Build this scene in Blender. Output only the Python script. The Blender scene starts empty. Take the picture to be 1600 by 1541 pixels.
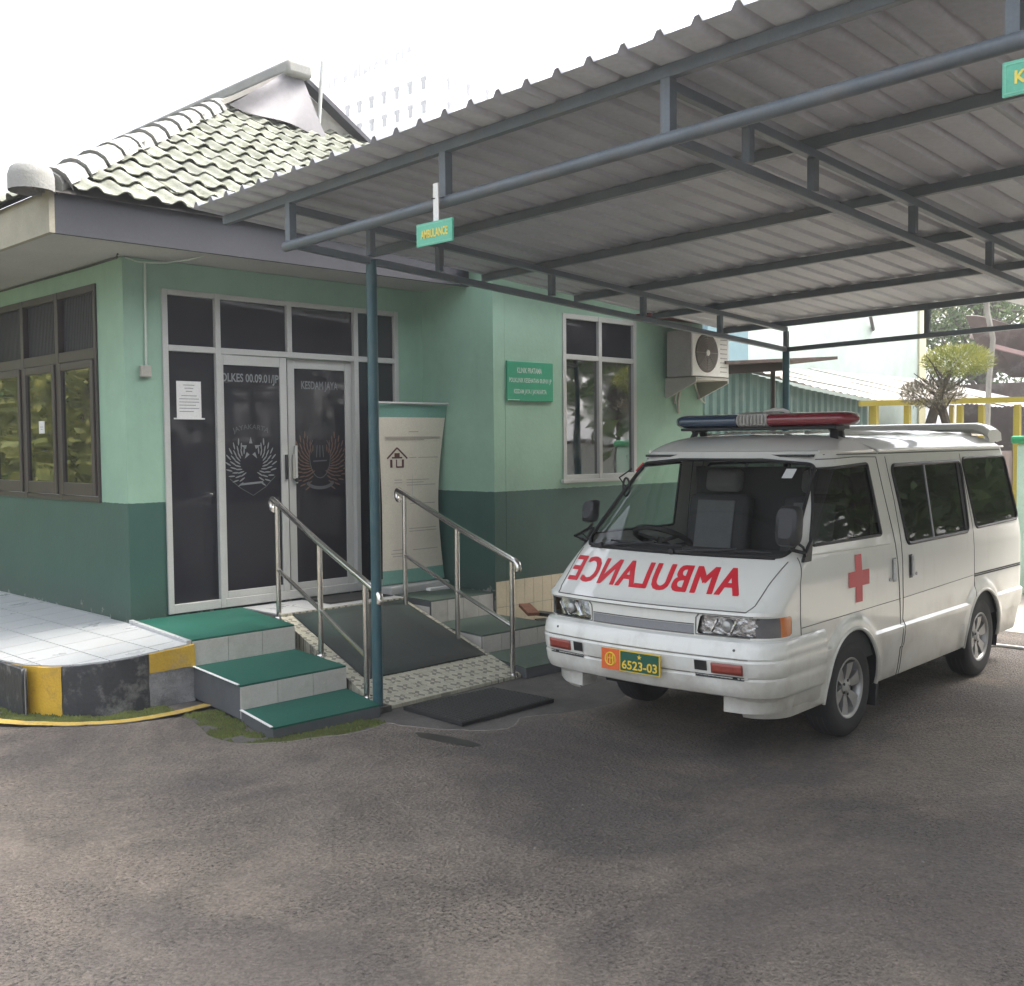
import bpy, bmesh, math, random
from math import sin, cos, pi, radians, sqrt, atan2, floor
from mathutils import Vector, Matrix, noise as mnoise
random.seed(7)
R = radians
scene = bpy.context.scene
C = scene.collection

# ------------------------------------------------------------------ camera
cam_d = bpy.data.cameras.new('Camera'); cam = bpy.data.objects.new('Camera', cam_d); C.objects.link(cam)
scene.camera = cam
cam_d.sensor_fit = 'HORIZONTAL'; cam_d.sensor_width = 36; cam_d.lens = 36*1689.3/1600
cam_d.clip_start = 0.05; cam_d.clip_end = 2000
_y, _t, _r = R(44.941), R(-2.628), R(-0.561)
_f = Vector((cos(_y)*cos(_t), sin(_y)*cos(_t), sin(_t))); _rt = Vector((sin(_y), -cos(_y), 0)); _up = _rt.cross(_f)
_rt2 = _rt*cos(_r)+_up*sin(_r); _up2 = -_rt*sin(_r)+_up*cos(_r)
cam.matrix_world = Matrix(((_rt2.x, _up2.x, -_f.x, -3.917), (_rt2.y, _up2.y, -_f.y, -8.22), (_rt2.z, _up2.z, -_f.z, 1.8), (0, 0, 0, 1)))

# ------------------------------------------------------------------ world, sun, exposure
SUN_AZ, SUN_EL = R(-25), R(58)
sdir = Vector((cos(SUN_AZ)*cos(SUN_EL), sin(SUN_AZ)*cos(SUN_EL), sin(SUN_EL)))
world = bpy.data.worlds.new('World'); scene.world = world; world.use_nodes = True
wn = world.node_tree; wn.nodes.clear()
sky = wn.nodes.new('ShaderNodeTexSky'); sky.sky_type = 'NISHITA'; sky.sun_disc = False
sky.sun_elevation = SUN_EL; sky.sun_rotation = atan2(sdir.x, sdir.y)
sky.air_density = 1.0; sky.dust_density = 6.0; sky.ozone_density = 1.0
hs = wn.nodes.new('ShaderNodeHueSaturation'); hs.inputs['Saturation'].default_value = 0.42
bg = wn.nodes.new('ShaderNodeBackground'); bg.inputs['Strength'].default_value = 0.15
wo = wn.nodes.new('ShaderNodeOutputWorld')
wn.links.new(sky.outputs[0], hs.inputs['Color']); wn.links.new(hs.outputs[0], bg.inputs['Color']); wn.links.new(bg.outputs[0], wo.inputs[0])
sun_d = bpy.data.lights.new('sun', 'SUN'); sun_d.energy = 0.95; sun_d.angle = R(18); sun_d.color = (1, .95, .87)
sun_o = bpy.data.objects.new('sun', sun_d); C.objects.link(sun_o)
sun_o.rotation_euler = (-sdir).to_track_quat('-Z', 'Y').to_euler()
vs = scene.view_settings; vs.view_transform = 'Standard'; vs.look = 'None'; vs.gamma = 1; vs.use_curve_mapping = False
vs.exposure = 2.3
scene.render.resolution_x = 1024; scene.render.resolution_y = 986

# ------------------------------------------------------------------ helpers
class MB:
    def __init__(s): s.v = []; s.f = []
    def add(s, vs, fs):
        b = len(s.v); s.v += [tuple(p) for p in vs]; s.f += [tuple(b+i for i in q) for q in fs]; return s
    def box(s, x0, x1, y0, y1, z0, z1):
        return s.add([(x0,y0,z0),(x1,y0,z0),(x1,y1,z0),(x0,y1,z0),(x0,y0,z1),(x1,y0,z1),(x1,y1,z1),(x0,y1,z1)],
                     [(0,3,2,1),(4,5,6,7),(0,1,5,4),(1,2,6,5),(2,3,7,6),(3,0,4,7)])
    def bar(s, p, q, w, h, up=(0,0,1)):
        p, q = Vector(p), Vector(q); d = (q-p).normalized(); u = Vector(up)
        if abs(d.dot(u)) > .98: u = Vector((1,0,0))
        a = d.cross(u).normalized(); b = a.cross(d).normalized(); a *= w/2; b *= h/2
        vs = [p-a-b, p+a-b, p+a+b, p-a+b, q-a-b, q+a-b, q+a+b, q-a+b]
        return s.add(vs, [(0,1,2,3),(7,6,5,4),(0,4,5,1),(1,5,6,2),(2,6,7,3),(3,7,4,0)])
    def tube(s, pts, r, n=8, closed=False, rr=None):
        pts = [Vector(p) for p in pts]; m = len(pts); rings = []; a = None
        for i, p in enumerate(pts):
            if closed: d = pts[(i+1) % m]-pts[i-1]
            else: d = pts[min(i+1, m-1)]-pts[max(i-1, 0)]
            d.normalize()
            if a is None:
                t = Vector((0,0,1)) if abs(d.z) < .9 else Vector((1,0,0)); a = d.cross(t).normalized()
            else:
                a = (a-d*a.dot(d)).normalized()
            b = d.cross(a); rad = rr[i] if rr else r
            rings.append([p+(a*cos(2*pi*k/n)+b*sin(2*pi*k/n))*rad for k in range(n)])
        base = len(s.v)
        for g in rings: s.v += [tuple(p) for p in g]
        for i in range(m if closed else m-1):
            j = (i+1) % m
            for k in range(n):
                l = (k+1) % n
                s.f.append((base+i*n+k, base+i*n+l, base+j*n+l, base+j*n+k))
        if not closed:
            s.f.append(tuple(base+k for k in reversed(range(n)))); s.f.append(tuple(base+(m-1)*n+k for k in range(n)))
        return s
    def prism(s, poly, z0, z1):
        n = len(poly); base = len(s.v)
        s.v += [(x, y, z0) for x, y in poly]+[(x, y, z1) for x, y in poly]
        s.f.append(tuple(base+i for i in reversed(range(n)))); s.f.append(tuple(base+n+i for i in range(n)))
        for i in range(n):
            j = (i+1) % n; s.f.append((base+i, base+j, base+n+j, base+n+i))
        return s
    def grid(s, rows, flip=False):
        base = len(s.v); n = len(rows[0])
        for r_ in rows: s.v += [tuple(p) for p in r_]
        for i in range(len(rows)-1):
            for k in range(n-1):
                q = (base+i*n+k, base+i*n+k+1, base+(i+1)*n+k+1, base+(i+1)*n+k)
                s.f.append(q[::-1] if flip else q)
        return s
    def lathe(s, prof, c=(0,0,0), axis='z', n=24):
        base = len(s.v); m = len(prof)
        for k in range(n):
            a = 2*pi*k/n
            for r_, h in prof:
                p = (r_*cos(a), r_*sin(a), h)
                if axis == 'y': p = (p[0], p[2], p[1])
                if axis == 'x': p = (p[2], p[0], p[1])
                s.v.append((p[0]+c[0], p[1]+c[1], p[2]+c[2]))
        for k in range(n):
            l = (k+1) % n
            for i in range(m-1):
                s.f.append((base+k*m+i, base+l*m+i, base+l*m+i+1, base+k*m+i+1))
        return s
    def xf(s, M):
        s.v = [tuple(M @ Vector(p)) for p in s.v]; return s
    def mesh(s, name, mat, smooth=35):
        me = bpy.data.meshes.new(name); me.from_pydata(s.v, [], s.f); me.validate()
        if mat: me.materials.append(mat)
        if smooth is not None:
            me.polygons.foreach_set('use_smooth', [True]*len(me.polygons))
            if smooth < 180: me.set_sharp_from_angle(angle=R(smooth))
        me.update(); return me
    def build(s, name, mat, parent=None, smooth=35, bevel=0, **tags):
        o = bpy.data.objects.new(name, s.mesh(name, mat, smooth)); C.objects.link(o)
        if parent is not None: attach(o, parent)
        if bevel:
            b = o.modifiers.new('bevel', 'BEVEL'); b.width = bevel; b.segments = 2; b.limit_method = 'ANGLE'; b.angle_limit = R(40)
        for k, x in tags.items(): o[k] = x
        return o
LOCAL = set()
def attach(o, parent):
    o.parent = parent
    if parent.name not in LOCAL and parent.type == 'EMPTY':
        o.matrix_parent_inverse = Matrix.Translation(-parent.location)
def thing(name, label, cat, loc=(0,0,0), rotz=0, group=None, local=False):
    o = bpy.data.objects.new(name, None); C.objects.link(o); o.location = loc; o.rotation_euler = (0,0,rotz)
    o.empty_display_size = .1; o['label'] = label; o['category'] = cat
    if group: o['group'] = group
    if local: LOCAL.add(o.name)
    return o
def text_verts(body, size=1, bold=0.0, shear=0, xs=1.0, extrude=0.0, res=3, sp=1.0):
    cu = bpy.data.curves.new('t', 'FONT'); cu.body = body; cu.size = size; cu.offset = bold*size; cu.shear = shear; cu.space_character = sp
    cu.align_x = 'CENTER'; cu.align_y = 'CENTER'; cu.resolution_u = res; cu.extrude = extrude
    o = bpy.data.objects.new('t', cu); C.objects.link(o)
    dg = bpy.context.evaluated_depsgraph_get(); dg.update()
    me = bpy.data.meshes.new_from_object(o.evaluated_get(dg))
    v = [(p.co.x*xs, p.co.y, p.co.z) for p in me.vertices]; f = [tuple(p.vertices) for p in me.polygons]
    bpy.data.objects.remove(o); bpy.data.curves.remove(cu); bpy.data.meshes.remove(me)
    return v, f
def fit_text(body, width, height, bold=0.0, shear=0, ext=0.0, sp=1.0):
    v, f = text_verts(body, 1, bold, shear, 1, 0, 3, sp)
    x0 = min(p[0] for p in v); x1 = max(p[0] for p in v); y0 = min(p[1] for p in v); y1 = max(p[1] for p in v)
    v = [((p[0]-(x0+x1)/2)*width/(x1-x0), (p[1]-(y0+y1)/2)*height/(y1-y0), ext) for p in v]
    return v, f
def text_obj(body, width, height, M, mat, parent, name='lettering', bold=0.0, shear=0):
    v, f = fit_text(body, width, height, bold, shear)
    m = MB().add(v, f).xf(M); return m.build(name, mat, parent, smooth=None)
def face_mY(x, y, z): return Matrix(((1,0,0,x),(0,0,-1,y),(0,1,0,z),(0,0,0,1)))      # lies in XZ, faces -Y
def face_mX(x, y, z): return Matrix(((0,0,-1,x),(-1,0,0,y),(0,1,0,z),(0,0,0,1)))     # lies in YZ, faces -X

# ------------------------------------------------------------------ materials
def nd(nt, t, **kw):
    n = nt.nodes.new(t)
    for k, v in kw.items():
        if k in n.inputs: n.inputs[k].default_value = v
        else: setattr(n, k, v)
    return n
def base_mat(name):
    m = bpy.data.materials.new(name); m.use_nodes = True; nt = m.node_tree
    b = nt.nodes['Principled BSDF']; return m, nt, b
def c4(c): return (c[0], c[1], c[2], 1)
def pbr(name, col, rough=.6, metal=0, var=.12, scale=3., bump=0., bscale=60., fine=.08, rand=0., stain=None, stain_amt=0., stain_scale=2., rvar=.1, coat=0, spec=.5):
    m, nt, b = base_mat(name); L = nt.links
    tc = nd(nt, 'ShaderNodeTexCoord'); geo = nd(nt, 'ShaderNodeNewGeometry')
    n1 = nd(nt, 'ShaderNodeTexNoise', Scale=scale, Detail=6, Roughness=.6); L.new(geo.outputs['Position'], n1.inputs['Vector'])
    n2 = nd(nt, 'ShaderNodeTexNoise', Scale=scale*28, Detail=3); L.new(geo.outputs['Position'], n2.inputs['Vector'])
    def scaled(sock, amp):
        r = nd(nt, 'ShaderNodeMapRange'); r.inputs[1].default_value = .25; r.inputs[2].default_value = .75
        r.inputs[3].default_value = 1-amp; r.inputs[4].default_value = 1+amp; L.new(sock, r.inputs[0]); return r.outputs[0]
    mul = nd(nt, 'ShaderNodeMath', operation='MULTIPLY'); L.new(scaled(n1.outputs[0], var), mul.inputs[0]); L.new(scaled(n2.outputs[0], fine), mul.inputs[1])
    last = mul.outputs[0]
    if rand:
        oi = nd(nt, 'ShaderNodeObjectInfo'); r = nd(nt, 'ShaderNodeMapRange'); r.inputs[3].default_value = 1-rand; r.inputs[4].default_value = 1+rand
        L.new(oi.outputs['Random'], r.inputs[0]); m2 = nd(nt, 'ShaderNodeMath', operation='MULTIPLY'); L.new(last, m2.inputs[0]); L.new(r.outputs[0], m2.inputs[1]); last = m2.outputs[0]
    vm = nd(nt, 'ShaderNodeVectorMath', operation='SCALE'); vm.inputs[0].default_value = col; L.new(last, vm.inputs['Scale'])
    out = vm.outputs[0]
    if stain:
        n3 = nd(nt, 'ShaderNodeTexNoise', Scale=stain_scale, Detail=8, Roughness=.7); L.new(geo.outputs['Position'], n3.inputs['Vector'])
        r = nd(nt, 'ShaderNodeMapRange'); r.inputs[1].default_value = .5; r.inputs[2].default_value = .72; r.inputs[4].default_value = stain_amt; L.new(n3.outputs[0], r.inputs[0])
        mx = nd(nt, 'ShaderNodeMix', data_type='RGBA'); L.new(r.outputs[0], mx.inputs[0]); L.new(out, mx.inputs[6]); mx.inputs[7].default_value = c4(stain); out = mx.outputs[2]
    L.new(out, b.inputs['Base Color'])
    b.inputs['Metallic'].default_value = metal; b.inputs['Coat Weight'].default_value = coat; b.inputs['Coat Roughness'].default_value = .05; b.inputs['Specular IOR Level'].default_value = spec
    r = nd(nt, 'ShaderNodeMapRange'); r.inputs[3].default_value = max(.02, rough-rvar); r.inputs[4].default_value = min(1, rough+rvar); L.new(n1.outputs[0], r.inputs[0]); L.new(r.outputs[0], b.inputs['Roughness'])
    if bump:
        n4 = nd(nt, 'ShaderNodeTexNoise', Scale=bscale, Detail=5); L.new(geo.outputs['Position'], n4.inputs['Vector'])
        bp = nd(nt, 'ShaderNodeBump', Strength=min(1, bump), Distance=.01); L.new(n4.outputs[0], bp.inputs['Height']); L.new(bp.outputs[0], b.inputs['Normal'])
    return m
def glass_mat(name, tint, refl_ior=1.5, rough=.02, spec_col=(1,1,1)):
    m, nt, b = base_mat(name); nt.nodes.remove(b); L = nt.links; out = nt.nodes['Material Output']
    tr = nd(nt, 'ShaderNodeBsdfTransparent'); tr.inputs[0].default_value = c4(tint)
    gl = nd(nt, 'ShaderNodeBsdfGlossy'); gl.inputs['Roughness'].default_value = rough; gl.inputs[0].default_value = c4(spec_col)
    lw_ = nd(nt, 'ShaderNodeLayerWeight'); lw_.inputs['Blend'].default_value = .5
    pw_ = nd(nt, 'ShaderNodeMath', operation='POWER'); pw_.inputs[1].default_value = 5; L.new(lw_.outputs['Facing'], pw_.inputs[0])
    f0 = ((refl_ior-1)/(refl_ior+1))**2; fr = nd(nt, 'ShaderNodeMath', operation='MULTIPLY_ADD'); fr.inputs[1].default_value = 1-f0; fr.inputs[2].default_value = f0; L.new(pw_.outputs[0], fr.inputs[0])
    geo = nd(nt, 'ShaderNodeNewGeometry'); n = nd(nt, 'ShaderNodeTexNoise', Scale=2.2, Detail=1); L.new(geo.outputs['Position'], n.inputs['Vector'])
    bp = nd(nt, 'ShaderNodeBump', Strength=.06, Distance=.02); L.new(n.outputs[0], bp.inputs['Height']); L.new(bp.outputs[0], gl.inputs['Normal'])
    mx = nd(nt, 'ShaderNodeMixShader'); L.new(fr.outputs[0], mx.inputs[0]); L.new(tr.outputs[0], mx.inputs[1]); L.new(gl.outputs[0], mx.inputs[2]); L.new(mx.outputs[0], out.inputs[0])
    return m
def film_glass(name, col, ior=1.6, rough=.03, wav=.05):
    m, nt, b = base_mat(name); L = nt.links
    b.inputs['Base Color'].default_value = c4(col); b.inputs['Roughness'].default_value = rough; b.inputs['IOR'].default_value = ior
    geo = nd(nt, 'ShaderNodeNewGeometry'); n = nd(nt, 'ShaderNodeTexNoise', Scale=1.6, Detail=1); L.new(geo.outputs['Position'], n.inputs['Vector'])
    bp = nd(nt, 'ShaderNodeBump', Strength=wav, Distance=.05); L.new(n.outputs[0], bp.inputs['Height']); L.new(bp.outputs[0], b.inputs['Normal'])
    n2 = nd(nt, 'ShaderNodeTexNoise', Scale=5, Detail=8, Roughness=.7); L.new(geo.outputs['Position'], n2.inputs['Vector'])
    r = nd(nt, 'ShaderNodeMapRange'); r.inputs[1].default_value = .4; r.inputs[2].default_value = .8; r.inputs[3].default_value = rough; r.inputs[4].default_value = rough+.12; L.new(n2.outputs[0], r.inputs[0]); L.new(r.outputs[0], b.inputs['Roughness'])
    return m
def sep_z(nt):
    geo = nd(nt, 'ShaderNodeNewGeometry'); s = nd(nt, 'ShaderNodeSeparateXYZ'); nt.links.new(geo.outputs['Position'], s.inputs[0]); return geo, s

def wall_mat():
    m, nt, b = base_mat('painted_wall'); L = nt.links; geo, s = sep_z(nt)
    nz = nd(nt, 'ShaderNodeTexNoise', Scale=25, Detail=2); L.new(geo.outputs['Position'], nz.inputs['Vector'])
    off = nd(nt, 'ShaderNodeMath', operation='MULTIPLY_ADD'); off.inputs[1].default_value = .016; off.inputs[2].default_value = -.008; L.new(nz.outputs[0], off.inputs[0])
    zz = nd(nt, 'ShaderNodeMath', operation='ADD'); L.new(s.outputs[2], zz.inputs[0]); L.new(off.outputs[0], zz.inputs[1])
    st = nd(nt, 'ShaderNodeMath', operation='GREATER_THAN'); st.inputs[1].default_value = 1.35; L.new(zz.outputs[0], st.inputs[0])
    mx = nd(nt, 'ShaderNodeMix', data_type='RGBA'); L.new(st.outputs[0], mx.inputs[0])
    mx.inputs[6].default_value = (.032,.084,.068,1); mx.inputs[7].default_value = (.232,.368,.276,1)
    n1 = nd(nt, 'ShaderNodeTexNoise', Scale=1.7, Detail=8, Roughness=.65); L.new(geo.outputs['Position'], n1.inputs['Vector'])
    r = nd(nt, 'ShaderNodeMapRange'); r.inputs[1].default_value=.3; r.inputs[2].default_value=.7; r.inputs[3].default_value = .86; r.inputs[4].default_value = 1.12; L.new(n1.outputs[0], r.inputs[0])
    vm = nd(nt, 'ShaderNodeVectorMath', operation='SCALE'); L.new(mx.outputs[2], vm.inputs[0]); L.new(r.outputs[0], vm.inputs['Scale'])
    # flaked paint near the floor
    n3 = nd(nt, 'ShaderNodeTexNoise', Scale=9, Detail=9, Roughness=.72); L.new(geo.outputs['Position'], n3.inputs['Vector'])
    hz = nd(nt, 'ShaderNodeMapRange'); hz.inputs[1].default_value = .36; hz.inputs[2].default_value = .72; hz.inputs[3].default_value = .16; hz.inputs[4].default_value = -.2; L.new(s.outputs[2], hz.inputs[0])
    ad = nd(nt, 'ShaderNodeMath', operation='ADD'); L.new(n3.outputs[0], ad.inputs[0]); L.new(hz.outputs[0], ad.inputs[1])
    fl = nd(nt, 'ShaderNodeMapRange'); fl.inputs[1].default_value = .665; fl.inputs[2].default_value = .69; L.new(ad.outputs[0], fl.inputs[0])
    mx2 = nd(nt, 'ShaderNodeMix', data_type='RGBA'); L.new(fl.outputs[0], mx2.inputs[0]); L.new(vm.outputs[0], mx2.inputs[6]); mx2.inputs[7].default_value = (.42,.43,.40,1)
    # rain streaks and splashed dirt
    mpn = nd(nt, 'ShaderNodeMapping'); mpn.inputs['Scale'].default_value = (3.5, 3.5, .8); L.new(geo.outputs['Position'], mpn.inputs['Vector'])
    sk = nd(nt, 'ShaderNodeTexNoise', Scale=1.6, Detail=6, Roughness=.65); L.new(mpn.outputs[0], sk.inputs['Vector'])
    skr = nd(nt, 'ShaderNodeMapRange'); skr.inputs[1].default_value = .52; skr.inputs[2].default_value = .75; skr.inputs[4].default_value = .12; L.new(sk.outputs[0], skr.inputs[0])
    mx3 = nd(nt, 'ShaderNodeMix', data_type='RGBA'); L.new(skr.outputs[0], mx3.inputs[0]); L.new(mx2.outputs[2], mx3.inputs[6]); mx3.inputs[7].default_value = (.10,.12,.09,1)
    sp_ = nd(nt, 'ShaderNodeMapRange'); sp_.inputs[1].default_value = .95; sp_.inputs[2].default_value = .40; sp_.inputs[3].default_value = -.25; sp_.inputs[4].default_value = .42; L.new(s.outputs[2], sp_.inputs[0])
    sa_ = nd(nt, 'ShaderNodeMath', operation='ADD'); L.new(sp_.outputs[0], sa_.inputs[0]); L.new(n1.outputs[0], sa_.inputs[1])
    sr_ = nd(nt, 'ShaderNodeMapRange'); sr_.inputs[1].default_value = .55; sr_.inputs[2].default_value = 1.0; sr_.inputs[4].default_value = .55; L.new(sa_.outputs[0], sr_.inputs[0])
    mx4 = nd(nt, 'ShaderNodeMix', data_type='RGBA'); L.new(sr_.outputs[0], mx4.inputs[0]); L.new(mx3.outputs[2], mx4.inputs[6]); mx4.inputs[7].default_value = (.045,.055,.045,1)
    L.new(mx4.outputs[2], b.inputs['Base Color'])
    b.inputs['Roughness'].default_value = .48
    n4 = nd(nt, 'ShaderNodeTexNoise', Scale=35, Detail=6); L.new(geo.outputs['Position'], n4.inputs['Vector'])
    bp = nd(nt, 'ShaderNodeBump', Strength=.25, Distance=.006); L.new(n4.outputs[0], bp.inputs['Height']); L.new(bp.outputs[0], b.inputs['Normal'])
    return m
def asphalt_mat():
    m, nt, b = base_mat('asphalt'); L = nt.links
    geo = nd(nt, 'ShaderNodeNewGeometry'); P = geo.outputs['Position']
    def noise(sc, det=4, rough=.55, dist=0):
        n = nd(nt, 'ShaderNodeTexNoise', Scale=sc, Detail=det, Roughness=rough, Distortion=dist); L.new(P, n.inputs['Vector']); return n.outputs[0]
    def rng(sock, a, b_, c, d):
        r = nd(nt, 'ShaderNodeMapRange'); r.inputs[1].default_value=a; r.inputs[2].default_value=b_; r.inputs[3].default_value=c; r.inputs[4].default_value=d; L.new(sock, r.inputs[0]); return r.outputs[0]
    big = noise(.5, 6, .65, .8); mid = noise(1.5, 9, .7, .6); fine = noise(70, 6, .7)
    cr = nd(nt, 'ShaderNodeValToRGB'); e = cr.color_ramp.elements
    e[0].position = .3; e[0].color = (.140,.121,.102,1); e[1].position = .72; e[1].color = (.272,.228,.184,1)
    x = e.new(.5); x.color = (.218,.186,.153,1)
    L.new(mid, cr.inputs[0])
    m1 = nd(nt, 'ShaderNodeMix', data_type='RGBA'); L.new(rng(big, .43, .56, 0, .80), m1.inputs[0]); L.new(cr.outputs[0], m1.inputs[6]); m1.inputs[7].default_value = (.116,.102,.093,1)
    # roughened spots: pit shade painted dark between exposed aggregate, more of it in worn areas
    vo = nd(nt, 'ShaderNodeTexVoronoi', Scale=58); L.new(P, vo.inputs['Vector'])
    vo2 = nd(nt, 'ShaderNodeTexVoronoi', Scale=38, Randomness=1); L.new(P, vo2.inputs['Vector'])
    worn = rng(noise(.75, 7, .72, 1.2), .47, .60, 0, 1)
    pit = rng(noise(62, 5, .78), .55, .61, 0, 1)
    pw = nd(nt, 'ShaderNodeMath', operation='MULTIPLY'); L.new(pit, pw.inputs[0]); L.new(rng(worn, 0, 1, .14, 1.0), pw.inputs[1])
    m2 = nd(nt, 'ShaderNodeMix', data_type='RGBA'); L.new(pw.outputs[0], m2.inputs[0]); L.new(m1.outputs[2], m2.inputs[6]); m2.inputs[7].default_value = (.036,.032,.030,1)
    ag = rng(vo.outputs['Color'], 0, 1, .80, 1.20)
    vm = nd(nt, 'ShaderNodeVectorMath', operation='SCALE'); L.new(m2.outputs[2], vm.inputs[0]); L.new(ag, vm.inputs['Scale'])
    vm2 = nd(nt, 'ShaderNodeVectorMath', operation='SCALE'); L.new(vm.outputs[0], vm2.inputs[0]); L.new(rng(fine, .3, .7, .8, 1.2), vm2.inputs['Scale'])
    # pale dust specks
    sp = nd(nt, 'ShaderNodeTexVoronoi', Scale=9); L.new(P, sp.inputs['Vector'])
    spm = rng(sp.outputs['Distance'], .035, .05, 1, 0)
    m3 = nd(nt, 'ShaderNodeMix', data_type='RGBA'); L.new(rng(spm, 0, 1, 0, .45), m3.inputs[0]); L.new(vm2.outputs[0], m3.inputs[6]); m3.inputs[7].default_value = (.36,.33,.29,1)
    L.new(m3.outputs[2], b.inputs['Base Color'])
    L.new(rng(mid, .3, .7, .62, .92), b.inputs['Roughness']); b.inputs['Specular IOR Level'].default_value = .35
    h1 = nd(nt, 'ShaderNodeMath', operation='MULTIPLY_ADD'); L.new(pw.outputs[0], h1.inputs[0]); h1.inputs[1].default_value = -1.0; L.new(vo.outputs['Distance'], h1.inputs[2])
    h2 = nd(nt, 'ShaderNodeMath', operation='ADD'); L.new(h1.outputs[0], h2.inputs[0]); L.new(fine, h2.inputs[1])
    bp = nd(nt, 'ShaderNodeBump', Strength=1.0, Distance=.02); L.new(h2.outputs[0], bp.inputs['Height'])
    bp2 = nd(nt, 'ShaderNodeBump', Strength=.5, Distance=.08); L.new(mid, bp2.inputs['Height']); L.new(bp2.outputs[0], bp.inputs['Normal'])
    L.new(bp.outputs[0], b.inputs['Normal'])
    return m
def kerb_mat():
    # worn kerb paint: bands of yellow and black by direction round the corner
    m = pbr('kerb_black', (.035,.037,.04), .6, var=.25, stain=(.30,.29,.27), stain_amt=.75, stain_scale=5, bump=.4, bscale=30)
    m2 = pbr('kerb_yellow', (.55,.34,.03), .6, var=.2, stain=(.10,.09,.06), stain_amt=.7, stain_scale=6, bump=.4, bscale=30)
    m3 = pbr('kerb_worn', (.5,.32,.04), .65, var=.2, stain=(.22,.22,.22), stain_amt=1., stain_scale=3.3, bump=.5, bscale=30)
    return m, m2, m3
def check_mat(name, ca, cb, scale):
    m, nt, b = base_mat(name); L = nt.links; geo, s = sep_z(nt)
    def mt(op, a, b_=None, c=None):
        n = nd(nt, 'ShaderNodeMath', operation=op)
        for i, x in enumerate((a, b_, c)):
            if x is None: continue
            if isinstance(x, (int, float)): n.inputs[i].default_value = x
            else: L.new(x, n.inputs[i])
        return n.outputs[0]
    u = mt('FRACT', mt('MULTIPLY', s.outputs[0], scale)); v = mt('FRACT', mt('MULTIPLY', s.outputs[1], scale))
    d1 = mt('ABSOLUTE', mt('SUBTRACT', u, v)); d2 = mt('ABSOLUTE', mt('SUBTRACT', mt('ADD', u, v), 1.0)); d = mt('MINIMUM', d1, d2)
    cu = mt('SUBTRACT', u, .5); cv = mt('SUBTRACT', v, .5); rr = mt('SQRT', mt('ADD', mt('MULTIPLY', cu, cu), mt('MULTIPLY', cv, cv)))
    wv = nd(nt, 'ShaderNodeTexNoise', Scale=14, Detail=5, Roughness=.7); L.new(geo.outputs['Position'], wv.inputs['Vector'])
    ring = mt('LESS_THAN', mt('ABSOLUTE', mt('SUBTRACT', rr, .27)), .17); arm = mt('LESS_THAN', d, .16)
    msk = mt('MULTIPLY', mt('MULTIPLY', ring, arm), mt('GREATER_THAN', wv.outputs[0], .43))
    edge = mt('LESS_THAN', mt('MINIMUM', u, v), .025); msk = mt('MAXIMUM', msk, mt('MULTIPLY', edge, .6))
    mx = nd(nt, 'ShaderNodeMix', data_type='RGBA'); L.new(msk, mx.inputs[0]); mx.inputs[6].default_value = c4(ca); mx.inputs[7].default_value = c4(cb)
    r = nd(nt, 'ShaderNodeMapRange'); r.inputs[1].default_value = .3; r.inputs[2].default_value = .7; r.inputs[3].default_value = .7; r.inputs[4].default_value = 1.15; L.new(wv.outputs[0], r.inputs[0])
    vm = nd(nt, 'ShaderNodeVectorMath', operation='SCALE'); L.new(mx.outputs[2], vm.inputs[0]); L.new(r.outputs[0], vm.inputs['Scale']); L.new(vm.outputs[0], b.inputs['Base Color'])
    b.inputs['Roughness'].default_value = .55
    return m

M = {}
M['wall'] = wall_mat()
M['asphalt'] = asphalt_mat()
M['apron'] = pbr('apron_concrete', (.085,.078,.070), .75, var=.35, scale=2.5, fine=.25, bump=.6, bscale=80, stain=(.03,.03,.028), stain_amt=.8)
M['kerbB'], M['kerbY'], M['kerbW'] = kerb_mat()
M['kerbBare'] = pbr('bare_plaster', (.20,.20,.20), .85, var=.5, scale=5, fine=.2, stain=(.04,.04,.042), stain_amt=1., stain_scale=4, bump=.8, bscale=25)
M['soffit'] = pbr('soffit_paint', (.42,.41,.40), .8, var=.10, scale=1.5, stain=(.45,.42,.37), stain_amt=.4)
M['fascia'] = pbr('fascia_shade', (.036,.037,.045), .6, var=.15, scale=2)  # shadow on the front fascia is put into this dark slate
M['fascia_tan_lit'] = pbr('fascia_tan_lit', (.30,.275,.21), .7, var=.2, scale=2.5, stain=(.2,.22,.16), stain_amt=.6)  # tan side fascia, with the light it catches painted in
M['tile_roof'] = pbr('roof_tile', (.20,.207,.165), .85, var=.3, scale=4, fine=.2, rand=.18, stain=(.075,.085,.04), stain_amt=.85, stain_scale=5, bump=.4, bscale=50)
M['mortar'] = pbr('ridge_mortar', (.25,.25,.235), .85, var=.2, stain=(.22,.22,.18), stain_amt=.5, stain_scale=4, bump=.4)
M['tarp'] = pbr('tarp', (.155,.148,.157), .6, var=.12, bump=.3, bscale=12)
M['timber_grey'] = pbr('weathered_board', (.30,.285,.255), .8, var=.25, stain=(.2,.18,.15), stain_amt=.6)
M['deck'] = pbr('roof_deck', (.10,.09,.08), .9)
M['alu'] = pbr('white_aluminium', (.40,.405,.385), .42, var=.08, scale=4, stain=(.32,.31,.27), stain_amt=.4)
M['steel'] = pbr('stainless', (.62,.60,.56), .22, metal=1, var=.06, rvar=.08)
M['brown'] = pbr('brown_frame', (.040,.030,.027), .4, var=.15)
M['darkglass'] = film_glass('film_glass', (.022,.022,.027), 1.52, .02)
M['winglass'] = film_glass('reflecting_glass', (.008,.009,.009), 3.6, .008, .08)
M['louvre'] = pbr('dark_louvre', (.020,.020,.026), .55)
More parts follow.
